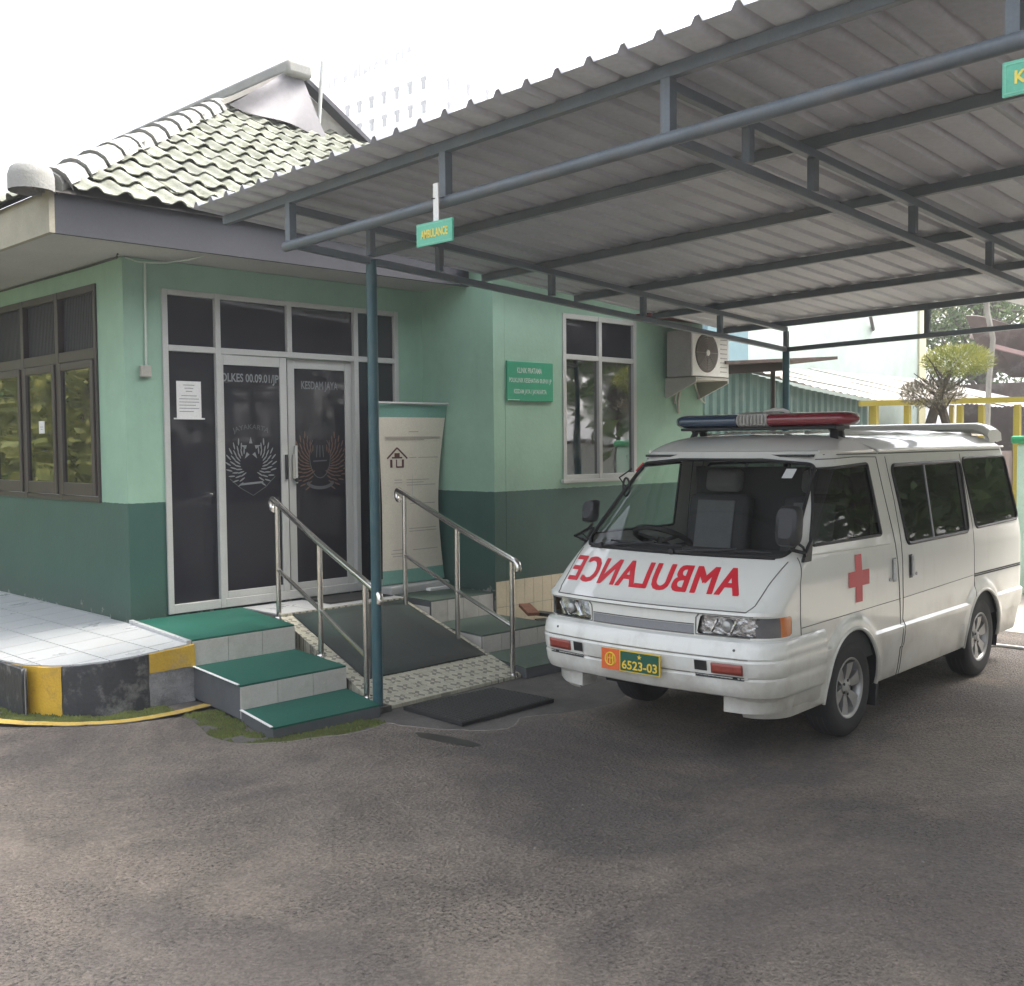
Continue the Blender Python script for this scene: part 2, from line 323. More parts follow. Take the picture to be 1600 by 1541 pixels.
M['white_tile'] = pbr('white_floor_tile', (.42,.43,.43), .3, var=.06, rand=.035, stain=(.34,.33,.30), stain_amt=.35, stain_scale=3)
M['riser_tile'] = pbr('riser_tile', (.50,.48,.44), .35, var=.10, rand=.05, stain=(.3,.28,.23), stain_amt=.5, stain_scale=5)
M['dado_tile'] = pbr('dado_tile', (.66,.57,.40), .35, var=.08, rand=.04, stain=(.35,.28,.18), stain_amt=.4)
M['grout'] = pbr('grout', (.20,.19,.17), .9)
M['green_paint'] = pbr('green_tread_paint', (.013,.088,.062), .6, spec=.2, var=.2, scale=3, fine=.15, stain=(.03,.075,.058), stain_amt=.6, stain_scale=3, bump=.2)
M['green_worn'] = pbr('green_tread_worn', (.055,.085,.066), .6, var=.2, scale=3, fine=.15, stain=(.05,.055,.05), stain_amt=.7, stain_scale=3, bump=.2)
M['step_side'] = pbr('step_side', (.085,.09,.095), .6, var=.2, stain=(.04,.04,.04), stain_amt=.6)
M['carpet'] = pbr('ramp_carpet', (.024,.029,.026), .8, var=.3, scale=1.5, fine=.2, stain=(.016,.042,.034), stain_amt=.9, stain_scale=1.1, bump=.5, bscale=250)
M['ramp'] = check_mat('ramp_pattern', (.40,.385,.30), (.15,.145,.12), 7.5)
M['rubber'] = pbr('rubber_mat', (.018,.018,.017), .7, var=.2)
M['teal'] = pbr('teal_post_paint', (.030,.085,.100), .35, var=.15, stain=(.08,.12,.12), stain_amt=.5, stain_scale=6)
M['truss'] = pbr('truss_paint', (.105,.125,.142), .4, var=.2, stain=(.16,.125,.10), stain_amt=.45, stain_scale=5)  # blue-grey steel, colour lightened to take in lens haze
M['sheet'] = pbr('canopy_sheet', (.375,.385,.42), .5, metal=.0, var=.07, scale=1.2, stain=(.30,.295,.29), stain_amt=.5, stain_scale=1.6)  # lilac-grey base carries the lens glare in its colour
M['sign_green'] = pbr('sign_green', (.03,.25,.14), .35, var=.08)
M['sign_green2'] = pbr('sign_green_bright', (.10,.42,.28), .35, var=.08)
M['sign_edge'] = pbr('sign_edge', (.18,.5,.36), .4)
M['yellow_ink'] = pbr('yellow_ink', (.75,.62,.10), .5, var=.05)
M['white_ink'] = pbr('white_ink', (.42,.52,.46), .5, var=.1)
M['white_strip'] = pbr('white_strip', (.72,.71,.68), .5)
M['frost'] = pbr('frosted_film', (.17,.18,.185), .6, var=.1)
M['frost_dim'] = pbr('frosted_film_dim', (.07,.075,.08), .6, var=.2)
M['orange_film'] = pbr('orange_film', (.10,.055,.036), .6, var=.2)
M['paper'] = pbr('paper', (.60,.60,.58), .8, var=.03)
M['ink'] = pbr('dark_ink', (.22,.20,.18), .8)
M['maroon_ink'] = pbr('maroon_ink', (.09,.035,.03), .7)
M['banner'] = pbr('banner_cloth', (.62,.57,.47), .5, var=.05)
M['banner_green'] = pbr('banner_green', (.16,.32,.26), .5, var=.05)
M['black_plastic'] = pbr('black_plastic', (.016,.017,.018), .5, var=.15, bump=.1)
M['white_plastic'] = pbr('white_plastic', (.66,.65,.61), .45, var=.06, stain=(.5,.46,.38), stain_amt=.4)
M['grey_metal'] = pbr('grey_ac_side', (.30,.285,.265), .5, var=.12, stain=(.2,.18,.15), stain_amt=.5)
M['ac_grille'] = pbr('ac_grille', (.11,.095,.08), .6)
M['bracket'] = pbr('bracket', (.36,.345,.30), .6, var=.15)
M['conduit'] = pbr('conduit', (.40,.47,.40), .5)
M['moss'] = pbr('moss', (.070,.088,.016), .95, var=.4, scale=9, fine=.3, stain=(.035,.035,.015), stain_amt=.8, stain_scale=8, bump=1, bscale=120)
M['yellow_line'] = pbr('yellow_road_paint', (.42,.29,.06), .75, var=.2, stain=(.16,.13,.08), stain_amt=.7, stain_scale=7, fine=.2)
M['wet'] = pbr('oil_stain', (.022,.020,.018), .35, var=.3)
M['rust'] = pbr('rusty_scrap', (.20,.085,.045), .75, var=.35, scale=9, stain=(.05,.035,.03), stain_amt=.8, stain_scale=12)

# ================================================================== GROUND
def clip_poly(poly, nx, ny, c):           # keep nx*x+ny*y <= c
    out = []
    for i in range(len(poly)):
        p, q = poly[i], poly[(i+1) % len(poly)]; dp = nx*p[0]+ny*p[1]-c; dq = nx*q[0]+ny*q[1]-c
        if dp <= 0: out.append(p)
        if dp*dq < 0:
            t = dp/(dp-dq); out.append((p[0]+(q[0]-p[0])*t, p[1]+(q[1]-p[1])*t))
    return out
def offset_line(pts, d):
    out = []
    for i, p in enumerate(pts):
        a = pts[max(i-1,0)]; b = pts[min(i+1,len(pts)-1)]; t = Vector((b[0]-a[0], b[1]-a[1])).normalized(); out.append((p[0]-t.y*d, p[1]+t.x*d))
    return out
def struct(o): o['kind'] = 'structure'; return o
g = MB().add([(-200,-200,-.022),(300,-200,-.022),(300,300,-.022),(-200,300,-.022)], [(0,1,2,3)])
struct(g.build('ground', M['apron'], smooth=None))
edge = [(-60,60),(-1.9,60),(-1.9,3),(-1.75,.3),(-1.5,-.75),(-1.12,-1.25),(-.78,-1.5),(-.45,-1.62),(-.47,-1.9),(-.55,-2.2),(-.50,-2.48),(-.33,-2.62),(-.12,-2.70),(.08,-2.78),(.26,-2.78),(.40,-2.75),(.44,-2.9),(.52,-3.08),(.62,-3.24),(.74,-3.37),(.86,-3.41),(.98,-3.35),(1.08,-3.29),(1.2,-3.33),(1.34,-3.40),(1.6,-3.46),(1.85,-3.47),(2.2,-3.30),(2.7,-2.95),(3.3,-2.7),(5,-2.55),(8,-2.5),(60,-2.5),(60,-60),(-60,-60)]
def smooth_edge(e, i0, i1):
    out = list(e[:i0])
    for i in range(i0, i1):
        p0, p1, p2, p3 = e[i-1], e[i], e[i+1], e[min(i+2, len(e)-1)]
        for k in range(5):
            t = k/5
            h = lambda a, b, c, d: .5*((2*b)+(-a+c)*t+(2*a-5*b+4*c-d)*t*t+(-a+3*b-3*c+d)*t**3)
            j = .012*mnoise.noise((p1[0]*9+t*3, p1[1]*9, 0))
            out.append((h(p0[0],p1[0],p2[0],p3[0])+j, h(p0[1],p1[1],p2[1],p3[1])+j))
    return out+list(e[i1:])
edge = smooth_edge(edge, 4, 30)
am = MB().prism(edge, -.021, 0.0)
struct(am.build('asphalt_yard', M['asphalt'], smooth=None))
ri0 = min(range(len(edge)), key=lambda i: math.dist(edge[i], (-.5,-2.48))); ri1 = min(range(len(edge)), key=lambda i: math.dist(edge[i], (1.34,-3.4)))
rl_ = edge[ri0:ri1]; struct(MB().grid([[(x, y, .003) for x, y in offset_line(rl_, -.002)], [(x, y, .003+.004*random.random()) for x, y in offset_line(rl_, -.009)], [(x, y, .0015) for x, y in offset_line(rl_, -.015)]], flip=True).build('asphalt_rim', pbr('rim_cement', (.20,.175,.15), .85, var=.4, scale=14, fine=.3), smooth=None))
# painted arc along the kerb
arc = [(-1.52,1.5),(-1.45,.2),(-1.40,-.5),(-1.30,-.86),(-1.12,-1.14),(-.93,-1.33),(-.72,-1.45),(-.5,-1.48),(-.3,-1.47),(-.14,-1.44)]
arc = smooth_edge(arc, 1, 8)
a1, a2 = offset_line(arc, -.045), offset_line(arc, .045)
struct(MB().grid([[(p[0]+.006*random.uniform(-1,1), p[1], .004) for p in a1], [(p[0]+.006*random.uniform(-1,1), p[1], .004) for p in a2]], flip=False).build('painted_line', M['yellow_line'], smooth=None))
struct(MB().add([(6.35,-14,.004),(40,-14,.004),(40,1.9,.004),(6.45,1.9,.004),(6.45,-2,.004)], [(0,1,2,3,4)]).build('bounce_yard', pbr('bounce_concrete', (.36,.33,.28), .85, var=.2, scale=.8, fine=.15, stain=(.2,.18,.15), stain_amt=.5), smooth=None))  # pale sheet added to bounce sunlight onto the right wall and van
# damp patch
pp = [(.40+.04*cos(t)+.06*sin(t)*(1+.4*mnoise.noise((cos(t)*2,sin(t)*2,4))), -3.33-.25*cos(t)*(1+.25*mnoise.noise((cos(t)*2,sin(t)*2,9)))+.012*sin(t)) for t in [2*pi*k/36 for k in range(36)]]
pp = [(p[0], p[1]) for p in pp]
struct(MB().add([(x, y, .004) for x, y in pp], [tuple(range(36))]).build('damp_patch', M['wet'], smooth=None))

# ================================================================== CLINIC BUILDING
B = thing('clinic_building', 'single-storey clinic with two-tone green walls, glass doors and tiled hip roof', 'building', (3.2, 4, 0))
ZT = 3.30
w = MB()
w.box(0, .15, -0.0, .47, .0, ZT); w.box(0, .15, .47, 9, .0, 1.345); w.box(0, .15, .47, 9, 3.14, ZT); w.box(0,.15,5.9,9,1.345,3.14)
w.build('wall', M['wall'], B, smooth=None)
w = MB()
w.box(.15, .324, 0, .15, 0, ZT); w.box(.324, 2.765, 0, .15, 3.08, ZT); w.box(2.765, 3.08, 0, .15, 0, ZT); w.box(.324, 2.765, .02, .15, 0, .44)
w.build('wall', M['wall'], B, smooth=None)
w = MB(); w.box(3.08, 3.23, -1.008, .15, 0, 3.42)
w.box(3.23, 4.03, -1.01, -.86, 0, 3.42); w.box(4.03, 5.19, -1.01, -.86, 0, 1.43); w.box(4.03, 5.19, -1.01, -.86, 3.08, 3.42); w.box(5.19, 6.41, -1.01, -.86, 0, 3.42)
w.build('wall', M['wall'], B, smooth=None)
MB().box(6.26, 6.409, -.86, 9, 0, 3.42).build('wall', M['wall'], B, smooth=None)
MB().box(3.0, 6.75, -1.45, -.5, 3.43, 3.52).build('roof_slab', M['soffit'], B, smooth=None)
# soffit and fascia
MB().add([(-.80,-.65,3.305),(3.08,-.65,3.305),(3.08,.05,3.305),(.05,.05,3.305),(.05,9,3.305),(-.80,9,3.305)], [(5,4,3,2,1,0)]).build('soffit', M['soffit'], B, smooth=None)
fz = 3.57
fa = MB(); fa.box(-.80, 3.08, -.69, -.651, 3.28, fz); fa.build('fascia', M['fascia'], B, smooth=None)
MB().box(-.84, -.801, -.69, 9, 3.28, fz).build('fascia', M['fascia_tan_lit'], B, smooth=None)
# roof
RX0, RX1, RY0, RZ0, SL, RXC = -.88, 7.28, -.74, 3.55, .6, 3.2
def rz(d): return RZ0+SL*d
GY = 2.43-.0; gd = GY-RY0
deck = MB()
deck.add([(RX0,RY0,RZ0),(RX1,RY0,RZ0),(RX1-gd,GY,rz(gd)),(RX0+gd,GY,rz(gd))], [(0,1,2,3)])
zr = rz(RXC-RX0)
deck.add([(RX0,RY0,RZ0),(RX0+gd,GY,rz(gd)),(RXC,GY,zr),(RXC,9.5,zr),(RX0,9.5,RZ0)], [(0,1,2,3,4)])
deck.add([(RX1,RY0,RZ0),(RX1,9.5,RZ0),(RXC,9.5,zr),(RXC,GY,zr),(RX1-gd,GY,rz(gd))], [(0,1,2,3,4)])
roof = deck.build('roof', M['deck'], B, smooth=None)
TW, TL = .215, .30
def tile_mesh():
    m = MB(); n = 12; top = []; bot = []
    for k in range(n+1):
        x = -TW*.56+TW*1.12*k/n; ph = (x/TW)*2*pi
        top.append((x, .030*max(-.30, cos(ph))+.006))
    f0 = [(x, 0, z+.012) for x, z in top]; f1 = [(x, TL*1.16, z-.004) for x, z in top]; b0 = [(x, 0, z+.004) for x, z in top]
    m.grid([f0, f1]); m.grid([b0, f0]); m.grid([[(x,.06,z+.004) for x, z in top], b0])
    return m
ang = math.atan(SL); tme = tile_mesh().mesh('roof_tile', M['tile_roof'], 40)
Mt = Matrix.Rotation(ang, 4, 'X')
rest = MB(); cnt = 0; tiles = []
def hip_ok(x, d): return (x-RX0) > d-.02 and (RX1-x) > d-.02
for j in range(int(gd/cos(ang)/TL)+2):
    d = j*TL*cos(ang)
    for i in range(39):
        x = RX0+.12+i*TW
        if d > gd+.02 or not hip_ok(x, d+TL*.55): continue
        jit = (random.uniform(-.006,.006), random.uniform(-.012,.012), random.uniform(0,.006)); tw = random.uniform(-.015,.015)
        loc = Vector((x+jit[0], RY0+d+jit[1]-.03, rz(d)+.025+jit[2]))
        if x < 4.7:
            o = bpy.data.objects.new('roof_tile', tme); C.objects.link(o); attach(o, roof); o.location = loc; o.rotation_euler = (ang-.045, 0, tw)
            cnt += 1
        else:
            t = tile_mesh().xf(Matrix.Translation(loc) @ Matrix.Rotation(ang-.045, 4, 'X')); rest.add(t.v, t.f)
for j in range(15):               # side slopes, tile field seen edge-on
    d = j*TL*cos(ang)
    for i in range(46):
        y = RY0+.12+i*TW
        if y-RY0 < d+.15 or d > RXC-RX0-.1: continue
        if y < GY and d > gd: continue
        loc = Vector((RX0+d-.03, y, rz(d)+.025))
        t = tile_mesh().xf(Matrix.Translation(loc) @ Matrix.Rotation(-pi/2, 4, 'Z') @ Matrix.Rotation(ang-.045, 4, 'X')); rest.add(t.v, t.f)
rest.build('tile_field', M['tile_roof'], roof, smooth=40, kind='stuff')
# hip caps: overlapping trapezoid pieces along the left hip
hv = Vector((1, 1, SL)).normalized(); n_cap = 12; hl = gd*sqrt(2+SL*SL); side = Vector((1,-1,0)).normalized(); nrm = side.cross(hv).normalized()
if nrm.z < 0: nrm = -nrm
cap = MB()
prof = [(-.14,-.085),(-.11,-.02),(-.055,.02),(.0,.032),(.055,.02),(.11,-.02),(.14,-.085)]
c0 = [Vector((s_, 0, z_+.048)) for s_, z_ in prof]; c1 = [Vector((s_*.85, .40, z_*.9+.03)) for s_, z_ in prof]; cb = [Vector((s_*.97, .02, z_-.01)) for s_, z_ in prof]
cap.grid([c0, c1]); cap.grid([cb, c0])
cme = cap.mesh('hip_cap', M['mortar'], 50)
Mh = Matrix((( side.x, hv.x, nrm.x, 0),(side.y, hv.y, nrm.y, 0),(side.z, hv.z, nrm.z, 0),(0,0,0,1)))
for k in range(n_cap):
    o = bpy.data.objects.new('hip_cap', cme); C.objects.link(o); attach(o, roof)
    p = Vector((RX0, RY0, RZ0+.06))+hv*(hl*k/n_cap+.10)
    o.matrix_local = Matrix.Translation(p) @ Mh @ Matrix.Rotation(random.uniform(-.03,.03), 4, 'X')
# mortar bed under the caps
MB().tube([Vector((RX0+.06, RY0+.06, RZ0+.06))+hv*(hl*t/10.3) for t in range(11)], .085, 10).build('hip_mortar', M['mortar'], roof)
MB().lathe([(0,.10),(.06,.095),(.10,.08),(.135,.05),(.15,.0),(.15,-.10)], (RX0-.07, RY0+.06, RZ0+.09), n=20).build('hip_end_cap', M['mortar'], roof, smooth=60)
# gablet with tarp
gz = rz(gd)
gm = MB().add([(RX0+gd-.1,GY-.04,gz-.05),(RX1-gd+.1,GY-.04,gz-.05),(RXC,GY-.04,zr)], [(0,1,2)]); gm.build('gablet', M['timber_grey'], B, smooth=None)
for s_ in (-1, 1):
    MB().bar((RXC, GY-.10, zr+.05), (RXC+s_*(RXC-RX0-gd+.12), GY-.10, gz-.02), .16, .05, (0,0,1)).build('gablet_edge', M['timber_grey'] if s_ < 0 else M['fascia'], B, smooth=None)
MB().bar((RXC-.02, GY-.28, zr+.03), (RXC-.02, 9.4, zr+.05), .34, .16).build('ridge_cap', M['mortar'], B, bevel=.04)
tp = []
for a_ in range(13):
    row = []
    for b_ in range(13):
        u = a_/12; v = b_/12
        x = RXC-.02+(u-.5)*(.16+1.12*v)-.30*v; z = zr+.02-v*(.60+.10*u); y = GY-.16-.16*v-.05*sin(u*9+v*3)*v
        row.append((x, y, z))
    tp.append(row)
MB().grid(tp).build('tarp', M['tarp'], B, smooth=60)
MB().bar((4.2, GY+.0, gz-.25), (6.6, GY-.9, gz-.55), .7, .03).build('flashing', M['timber_grey'], B, smooth=None)
MB().tube([(3.45, GY-.2, gz-.2), (3.52, GY-.22, gz+.75)], .022, 8).build('antenna_pole', M['alu'], B)
# cables under the soffit and a conduit with a switch box
cd = MB(); cd.tube([(.186,-.012,3.27),(.175,-.012,2.45)], .011, 6); cdo = cd.build('conduit', M['conduit'], B)
MB().box(.12,.205,-.045,-.0,2.36,2.45).build('switch_box', M['bracket'], B, smooth=None, bevel=.006)
MB().tube([(.02,-.02,3.29),(.1,-.06,3.262),(.2,-.1,3.258),(.3,-.16,3.262),(.42,-.3,3.285),(.5,-.45,3.31)], .006, 5).build('cable', M['conduit'], B)
MB().tube([(-.01,5,3.285),(-.012,3,3.287),(-.012,.6,3.286),(-.02,.05,3.29),(-.08,-.1,3.295)], .008, 5).build('cable', M['black_plastic'], B)

# ---- glazed entrance
ef = MB(); Y0, Y1 = -.015, .05; zb = .425
def vert(m, x, z0, z1, wd=.05, y0=Y0, y1=Y1): m.box(x-wd/2, x+wd/2, y0, y1, z0, z1)
for x in (.346, .823, 2.261, 2.743): vert(ef, x, zb, 3.08)
vert(ef, 1.531, 2.63, 3.055)
for a_, b_ in ((.371,.798),(.848,2.236),(2.286,2.718)):
    ef.box(a_, b_, Y0+.003, Y1-.003, 3.035, 3.08); ef.box(a_, b_, Y0+.003, Y1-.003, 2.58, 2.63); ef.box(a_, b_, Y0+.003, Y1-.003, zb, .50)
entr = ef.build('entrance_frame', M['alu'], B, smooth=None, bevel=.004)
for a_, b_, z0, z1 in ((.37,.80,2.63,3.036),(.848,1.507,2.63,3.036),(1.555,2.237,2.63,3.036),(2.285,2.72,2.63,3.036),(.37,.80,.50,2.582),(2.285,2.72,.50,2.582)):
    MB().box(a_, b_, .022, .028, z0, z1).build('glass_pane', M['darkglass'], entr, smooth=None)
def leaf(x0, x1, y, st, lab):
    m = MB(); m.box(x0, x0+st, y, y+.035, .50, 2.575); m.box(x1-st, x1, y, y+.035, .50, 2.575)
    m.box(x0+st, x1-st, y+.002, y+.033, 2.49, 2.575); m.box(x0+st, x1-st, y+.002, y+.033, .50, .56)
    o = m.build('sliding_door', M['alu'], B, smooth=None, bevel=.004); o['label'] = lab
    MB().box(x0+st, x1-st, y+.014, y+.020, .56, 2.49).build('glass_pane', M['darkglass'], o, smooth=None)
    return o
d1 = leaf(.805, 1.50, .0, .07, 'aluminium sliding door leaf with winged star emblem'); d2 = leaf(1.53, 2.236, .036, .075, 'aluminium sliding door leaf with orange winged emblem')
for o, x, y in ((d1, 1.478, -.012), (d2, 1.575, .022)):
    h = MB(); h.box(x-.012, x+.012, y-.004, y+.012, 1.50, 1.72); h.build('handle', M['black_plastic'] if o is d1 else M['bracket'], o, smooth=None, bevel=.003)
MB().box(1.583, 1.611, .012, .03, 1.46, 1.80).build('handle', M['alu'], d2, smooth=None, bevel=.004)
MB().lathe([(0,-.004),(.02,-.004),(.02,.004)], (1.597,.014,1.49), 'y', 10).build('lock', M['black_plastic'], d2)
yd = .0115
text_obj('POLKES 00.09.01/JP', .605, .095, face_mY(1.122, yd, 2.375), M['frost'], d1, bold=.02)
text_obj('KESDAM JAYA', .40, .095, face_mY(1.885, yd+.036, 2.335), M['frost'], d2, bold=.02)
def star(cx, cz, r, y):
    pts = []
    for k in range(10):
        a = pi/2+k*pi/5; q = r if k % 2 == 0 else r*.42; pts.append((cx+q*cos(a), y, cz+q*sin(a)))
    return pts, [tuple(range(10))]
def feather(cx, cz, ln, wd, a, y):
    pts = []
    for k in range(10):
        t = 2*pi*k/10; px, pz = ln/2*cos(t)+ln/2, wd/2*sin(t); pts.append((cx+px*cos(a)-pz*sin(a), y, cz+px*sin(a)+pz*cos(a)))
    return pts, [tuple(range(10))]
def wings(cx, cz, sc, y, rows=3, n=9):
    m = MB()
    for s_ in (-1, 1):
        for rr_ in range(rows):
            for k in range(n):
                t = k/(n-1); a0 = R(-70+125*t); rad = sc*(.12+.062*rr_)
                px, pz = cx+s_*(rad*cos(a0)+.03*sc), cz+rad*sin(a0)
                a = a0+R(38); a = a if s_ > 0 else pi-a
                m.add(*feather(px, pz, sc*.088, sc*.018, a, y))
    return m
em = wings(1.135, 1.655, .74, yd).build('emblem_wings', M['frost'], d1, smooth=None, kind='stuff')
m = MB()
for k in range(5):
    a = pi/2+k*2*pi/5; tipx, tipz = 1.13+.105*cos(a), 1.775+.105*sin(a)
    for s_ in (-.028, .028):
        b = a+s_*14; m.add([(tipx,yd,tipz),(1.13+.05*cos(a-.35),yd,1.775+.05*sin(a-.35)),(1.13+.05*cos(a+.35),yd,1.775+.05*sin(a+.35))], [(0,1,2)]); break
m.add([(1.02,yd,1.46),(1.25,yd,1.475),(1.245,yd,1.492),(1.025,yd,1.478)], [(0,1,2,3)]); m.build('emblem_star', M['frost'], d1, smooth=None, kind='stuff')
def strip(pts, wd, y):
    a_, b_ = offset_line(pts, -wd/2), offset_line(pts, wd/2); n = len(pts)
    return [(p[0], y, p[1]) for p in a_]+[(p[0], y, p[1]) for p in b_], [(i, i+1, n+i+1, n+i) for i in range(n-1)]
MB().add(*strip([(.92,1.52),(1.02,1.44),(1.145,1.37),(1.27,1.44),(1.37,1.53)], .006, yd)).build('emblem_shield', M['frost_dim'], d1, smooth=None)
v, f = fit_text('JAYAKARTA', .36, .055, .01)
v = [(1.135+(.46+p[1])*sin(p[0]/.46), yd, 1.50+(.46+p[1])*cos(p[0]/.46)) for p in v]
MB().add(v, f).build('emblem_lettering', M['frost_dim'], d1, smooth=None)
e2 = wings(1.875, 1.66, .80, yd+.036, 4, 11).build('emblem_wings', M['orange_film'], d2, smooth=None, kind='stuff')
m = MB(); m.add(*strip([(1.875+.115*sin(t), 1.70-.20*cos(t)) for t in [(-2.4+4.8*k/16) for k in range(17)]], .008, yd+.036))
m.add(*strip([(1.80,1.655),(1.95,1.66)], .012, yd+.036)); m.add(*strip([(1.875+.14*sin(t), 1.47-.06*cos(t)) for t in [(-1.5+3*k/12) for k in range(13)]], .03, yd+.036))
for dx in (-.03,.0,.03): m.add(*strip([(1.875+dx*1.3,1.69),(1.875+dx,1.80)], .010, yd+.036))
m.build('emblem_shield', M['frost_dim'], d2, smooth=None, kind='stuff')
nt_ = thing('paper_notice', 'white printed notice taped inside the leftmost entrance pane', 'notice', (.56, -.0, 2.04))
MB().box(.448,.670,.0175,.0195,2.036,2.34).build('sheet', M['paper'], nt_, smooth=None)
m = MB()
for k, (a_, b_) in enumerate(((.51,.61),(.52,.60),(.53,.59),(.49,.63),(.47,.65),(.47,.65),(.47,.62),(.47,.65),(.47,.60))): 
    z = 2.305-k*.026-(0.01 if k > 2 else 0); m.add([(a_,.0165,z),(b_,.0165,z),(b_,.0165,z+.006),(a_,.0165,z+.006)], [(0,1,2,3)])
m.build('print', M['ink'] if False else M['frost'], nt_, smooth=None)
MB().box(.42,.70,.0165,.0195,2.025,2.037).build('tape', M['paper'], nt_, smooth=None)

# ---- left windows: brown frames
lw = MB(); ys = [.47,1.245,2.02,2.795,3.57,4.345,5.12,5.9]
for y in ys: lw.box(-.02,.09,y-.035 if y > .5 else y,y+.035 if y < 5.8 else y,1.345,3.14)
for a_, b_ in zip(ys[:-1], ys[1:]):
    a2_ = a_+(.035 if a_ > .5 else .035); b2_ = b_-.035
    lw.box(-.018,.088,a2_,b2_,1.345,1.39); lw.box(-.018,.088,a2_,b2_,2.53,2.62); lw.box(-.018,.088,a2_,b2_,3.08,3.14)
lwo = lw.build('window_frame', M['brown'], B, smooth=None, bevel=.005)
for i, (a_, b_) in enumerate(zip(ys[:-1], ys[1:])):
    s_ = MB(); a2_, b2_ = a_+.04, b_-.04
    s_.box(-.035,.01,a2_,a2_+.06,1.395,2.525); s_.box(-.035,.01,b2_-.06,b2_,1.395,2.525); s_.box(-.033,.008,a2_+.06,b2_-.06,2.46,2.525); s_.box(-.033,.008,a2_+.06,b2_-.06,1.395,1.50)
    so = s_.build('window_sash', M['brown'], B, smooth=None, bevel=.005)
    q = Matrix.Rotation(R(random.uniform(-.5,.5)), 4, 'Z')
    MB().box(-.014,-.009,a2_+.06,b2_-.06,1.50,2.46).build('glass_pane', M['winglass'], so, smooth=None)
    lv = MB(); n = 22
    for k in range(n):
        y = a_+.04+(b_-a_-.08)*(k+.5)/n; lv.box(.03, .055, y-.010, y+.010, 2.62, 3.08)
    lv.box(.056,.06,a_+.036,b_-.036,2.62,3.08); lv.build('louvre_panel', M['louvre'], lwo, smooth=None)
st_ = thing('window_sticker', 'small white sticker on the second window pane from the corner', 'sticker', (-.016, 1.62, 2.02))
MB().box(-.0175,-.0155,1.56,1.68,1.93,2.04).build('card', M['paper'], st_, smooth=None)
MB().box(-.0185,-.0176,1.585,1.655,1.985,1.99).box(-.0185,-.0176,1.60,1.64,1.965,1.97).build('print', M['ink'], st_, smooth=None)

# ---- right window: aluminium
rw = MB(); a0, a1 = -1.02, -.95
for x in (4.055, 4.60, 5.165): rw.box(x-.025, x+.025, a0, a1, 1.43, 3.08)
for q0, q1 in ((4.08,4.575),(4.625,5.14)):
    for z in (1.455, 2.655, 3.055): rw.box(q0, q1, a0+.003, a1-.003, z-.025, z+.025)
rwo = rw.build('window_frame', M['alu'], B, smooth=None, bevel=.004)
for q0, q1 in ((4.08,4.575),(4.625,5.14)):
    for z0, z1 in ((1.48,2.63),(2.68,3.03)): MB().box(q0, q1, -.985, -.979, z0, z1).build('glass_pane', M['winglass'] if z0 < 2 else M['darkglass'], rwo, smooth=None)
MB().box(4.0, 5.22, -1.045, -1.005, 1.40, 1.432).build('window_sill', M['alu'], rwo, smooth=None, bevel=.004)
# ---- dado tiles on the right wall
n = 0
for x in [3.085+.125*k for k in range(27)]:
    for z0, z1 in ((.02,.26),(.265,.505)):
        MB().box(x, x+.121, -1.02, -1.009, z0, z1).build('dado_tile', M['dado_tile'], B, smooth=None)
MB().box(3.08, 6.41, -1.0125, -1.0085, 0, .507).build('dado_grout', M['grout'], B, smooth=None)

# ================================================================== WALL SIGN
sg = thing('wall_sign', 'green rectangular name board with pale lettering on the right-hand wall', 'sign', (3.55, -1.02, 2.2))
MB().box(3.24,3.87,-1.03,-1.013,2.20,2.575).build('board', M['sign_green'], sg, smooth=None, bevel=.003)
text_obj('KLINIK PRATAMA', .34, .052, face_mY(3.54,-1.0325,2.49), M['white_ink'], sg, bold=.02)
text_obj('POLIKLINIK KESEHATAN 00.09.01 JP', .58, .056, face_mY(3.555,-1.0325,2.39), M['white_ink'], sg, bold=.02)
text_obj('KESDAM JAYA / JAYAKARTA', .45, .056, face_mY(3.55,-1.0325,2.285), M['white_ink'], sg, bold=.02)
MB().box(3.245,3.40,-1.0322,-1.0302,2.207,2.214).build('edge_strip', M['white_ink'], sg, smooth=None)

# ================================================================== AIR CONDITIONER
ac = thing('air_conditioner', 'white outdoor air conditioner unit on a wall bracket by the right corner', 'air conditioner', (5.98, -1.25, 2.48))
MB().box(5.66,6.36,-1.38,-1.06,2.50,3.0).build('casing', M['grey_metal'], ac, smooth=None, bevel=.012)
MB().box(5.665,6.355,-1.40,-1.381,2.505,2.995).build('front_panel', M['white_plastic'], ac, smooth=None, bevel=.008)
fg = MB(); cx, cz = 5.93, 2.76
fg.lathe([(0,-.006),(.205,-.006),(.215,.004)], (cx,-1.402,cz), 'y', 40); fg.build('fan_opening', M['ac_grille'], ac)
gr = MB()
for k in range(1, 8): gr.tube([(cx+.026*k*cos(t), -1.412, cz+.026*k*sin(t)) for t in [2*pi*q/36 for q in range(36)]], .0022, 4, True)
for k in range(8): gr.tube([(cx+.03*cos(k*pi/4),-1.414,cz+.03*sin(k*pi/4)),(cx+.21*cos(k*pi/4),-1.41,cz+.21*sin(k*pi/4))], .003, 4)
gr.build('fan_grille', M['grey_metal'], ac)
MB().lathe([(0,-.012),(.032,-.01),(.036,.0)], (cx,-1.412,cz), 'y', 20).build('hub', M['white_plastic'], ac)
m = MB()
for k in range(8): m.box(6.19,6.31,-1.407,-1.4,2.56+k*.05,2.568+k*.05)
m.build('vent_ribs', M['grey_metal'], ac, smooth=None)
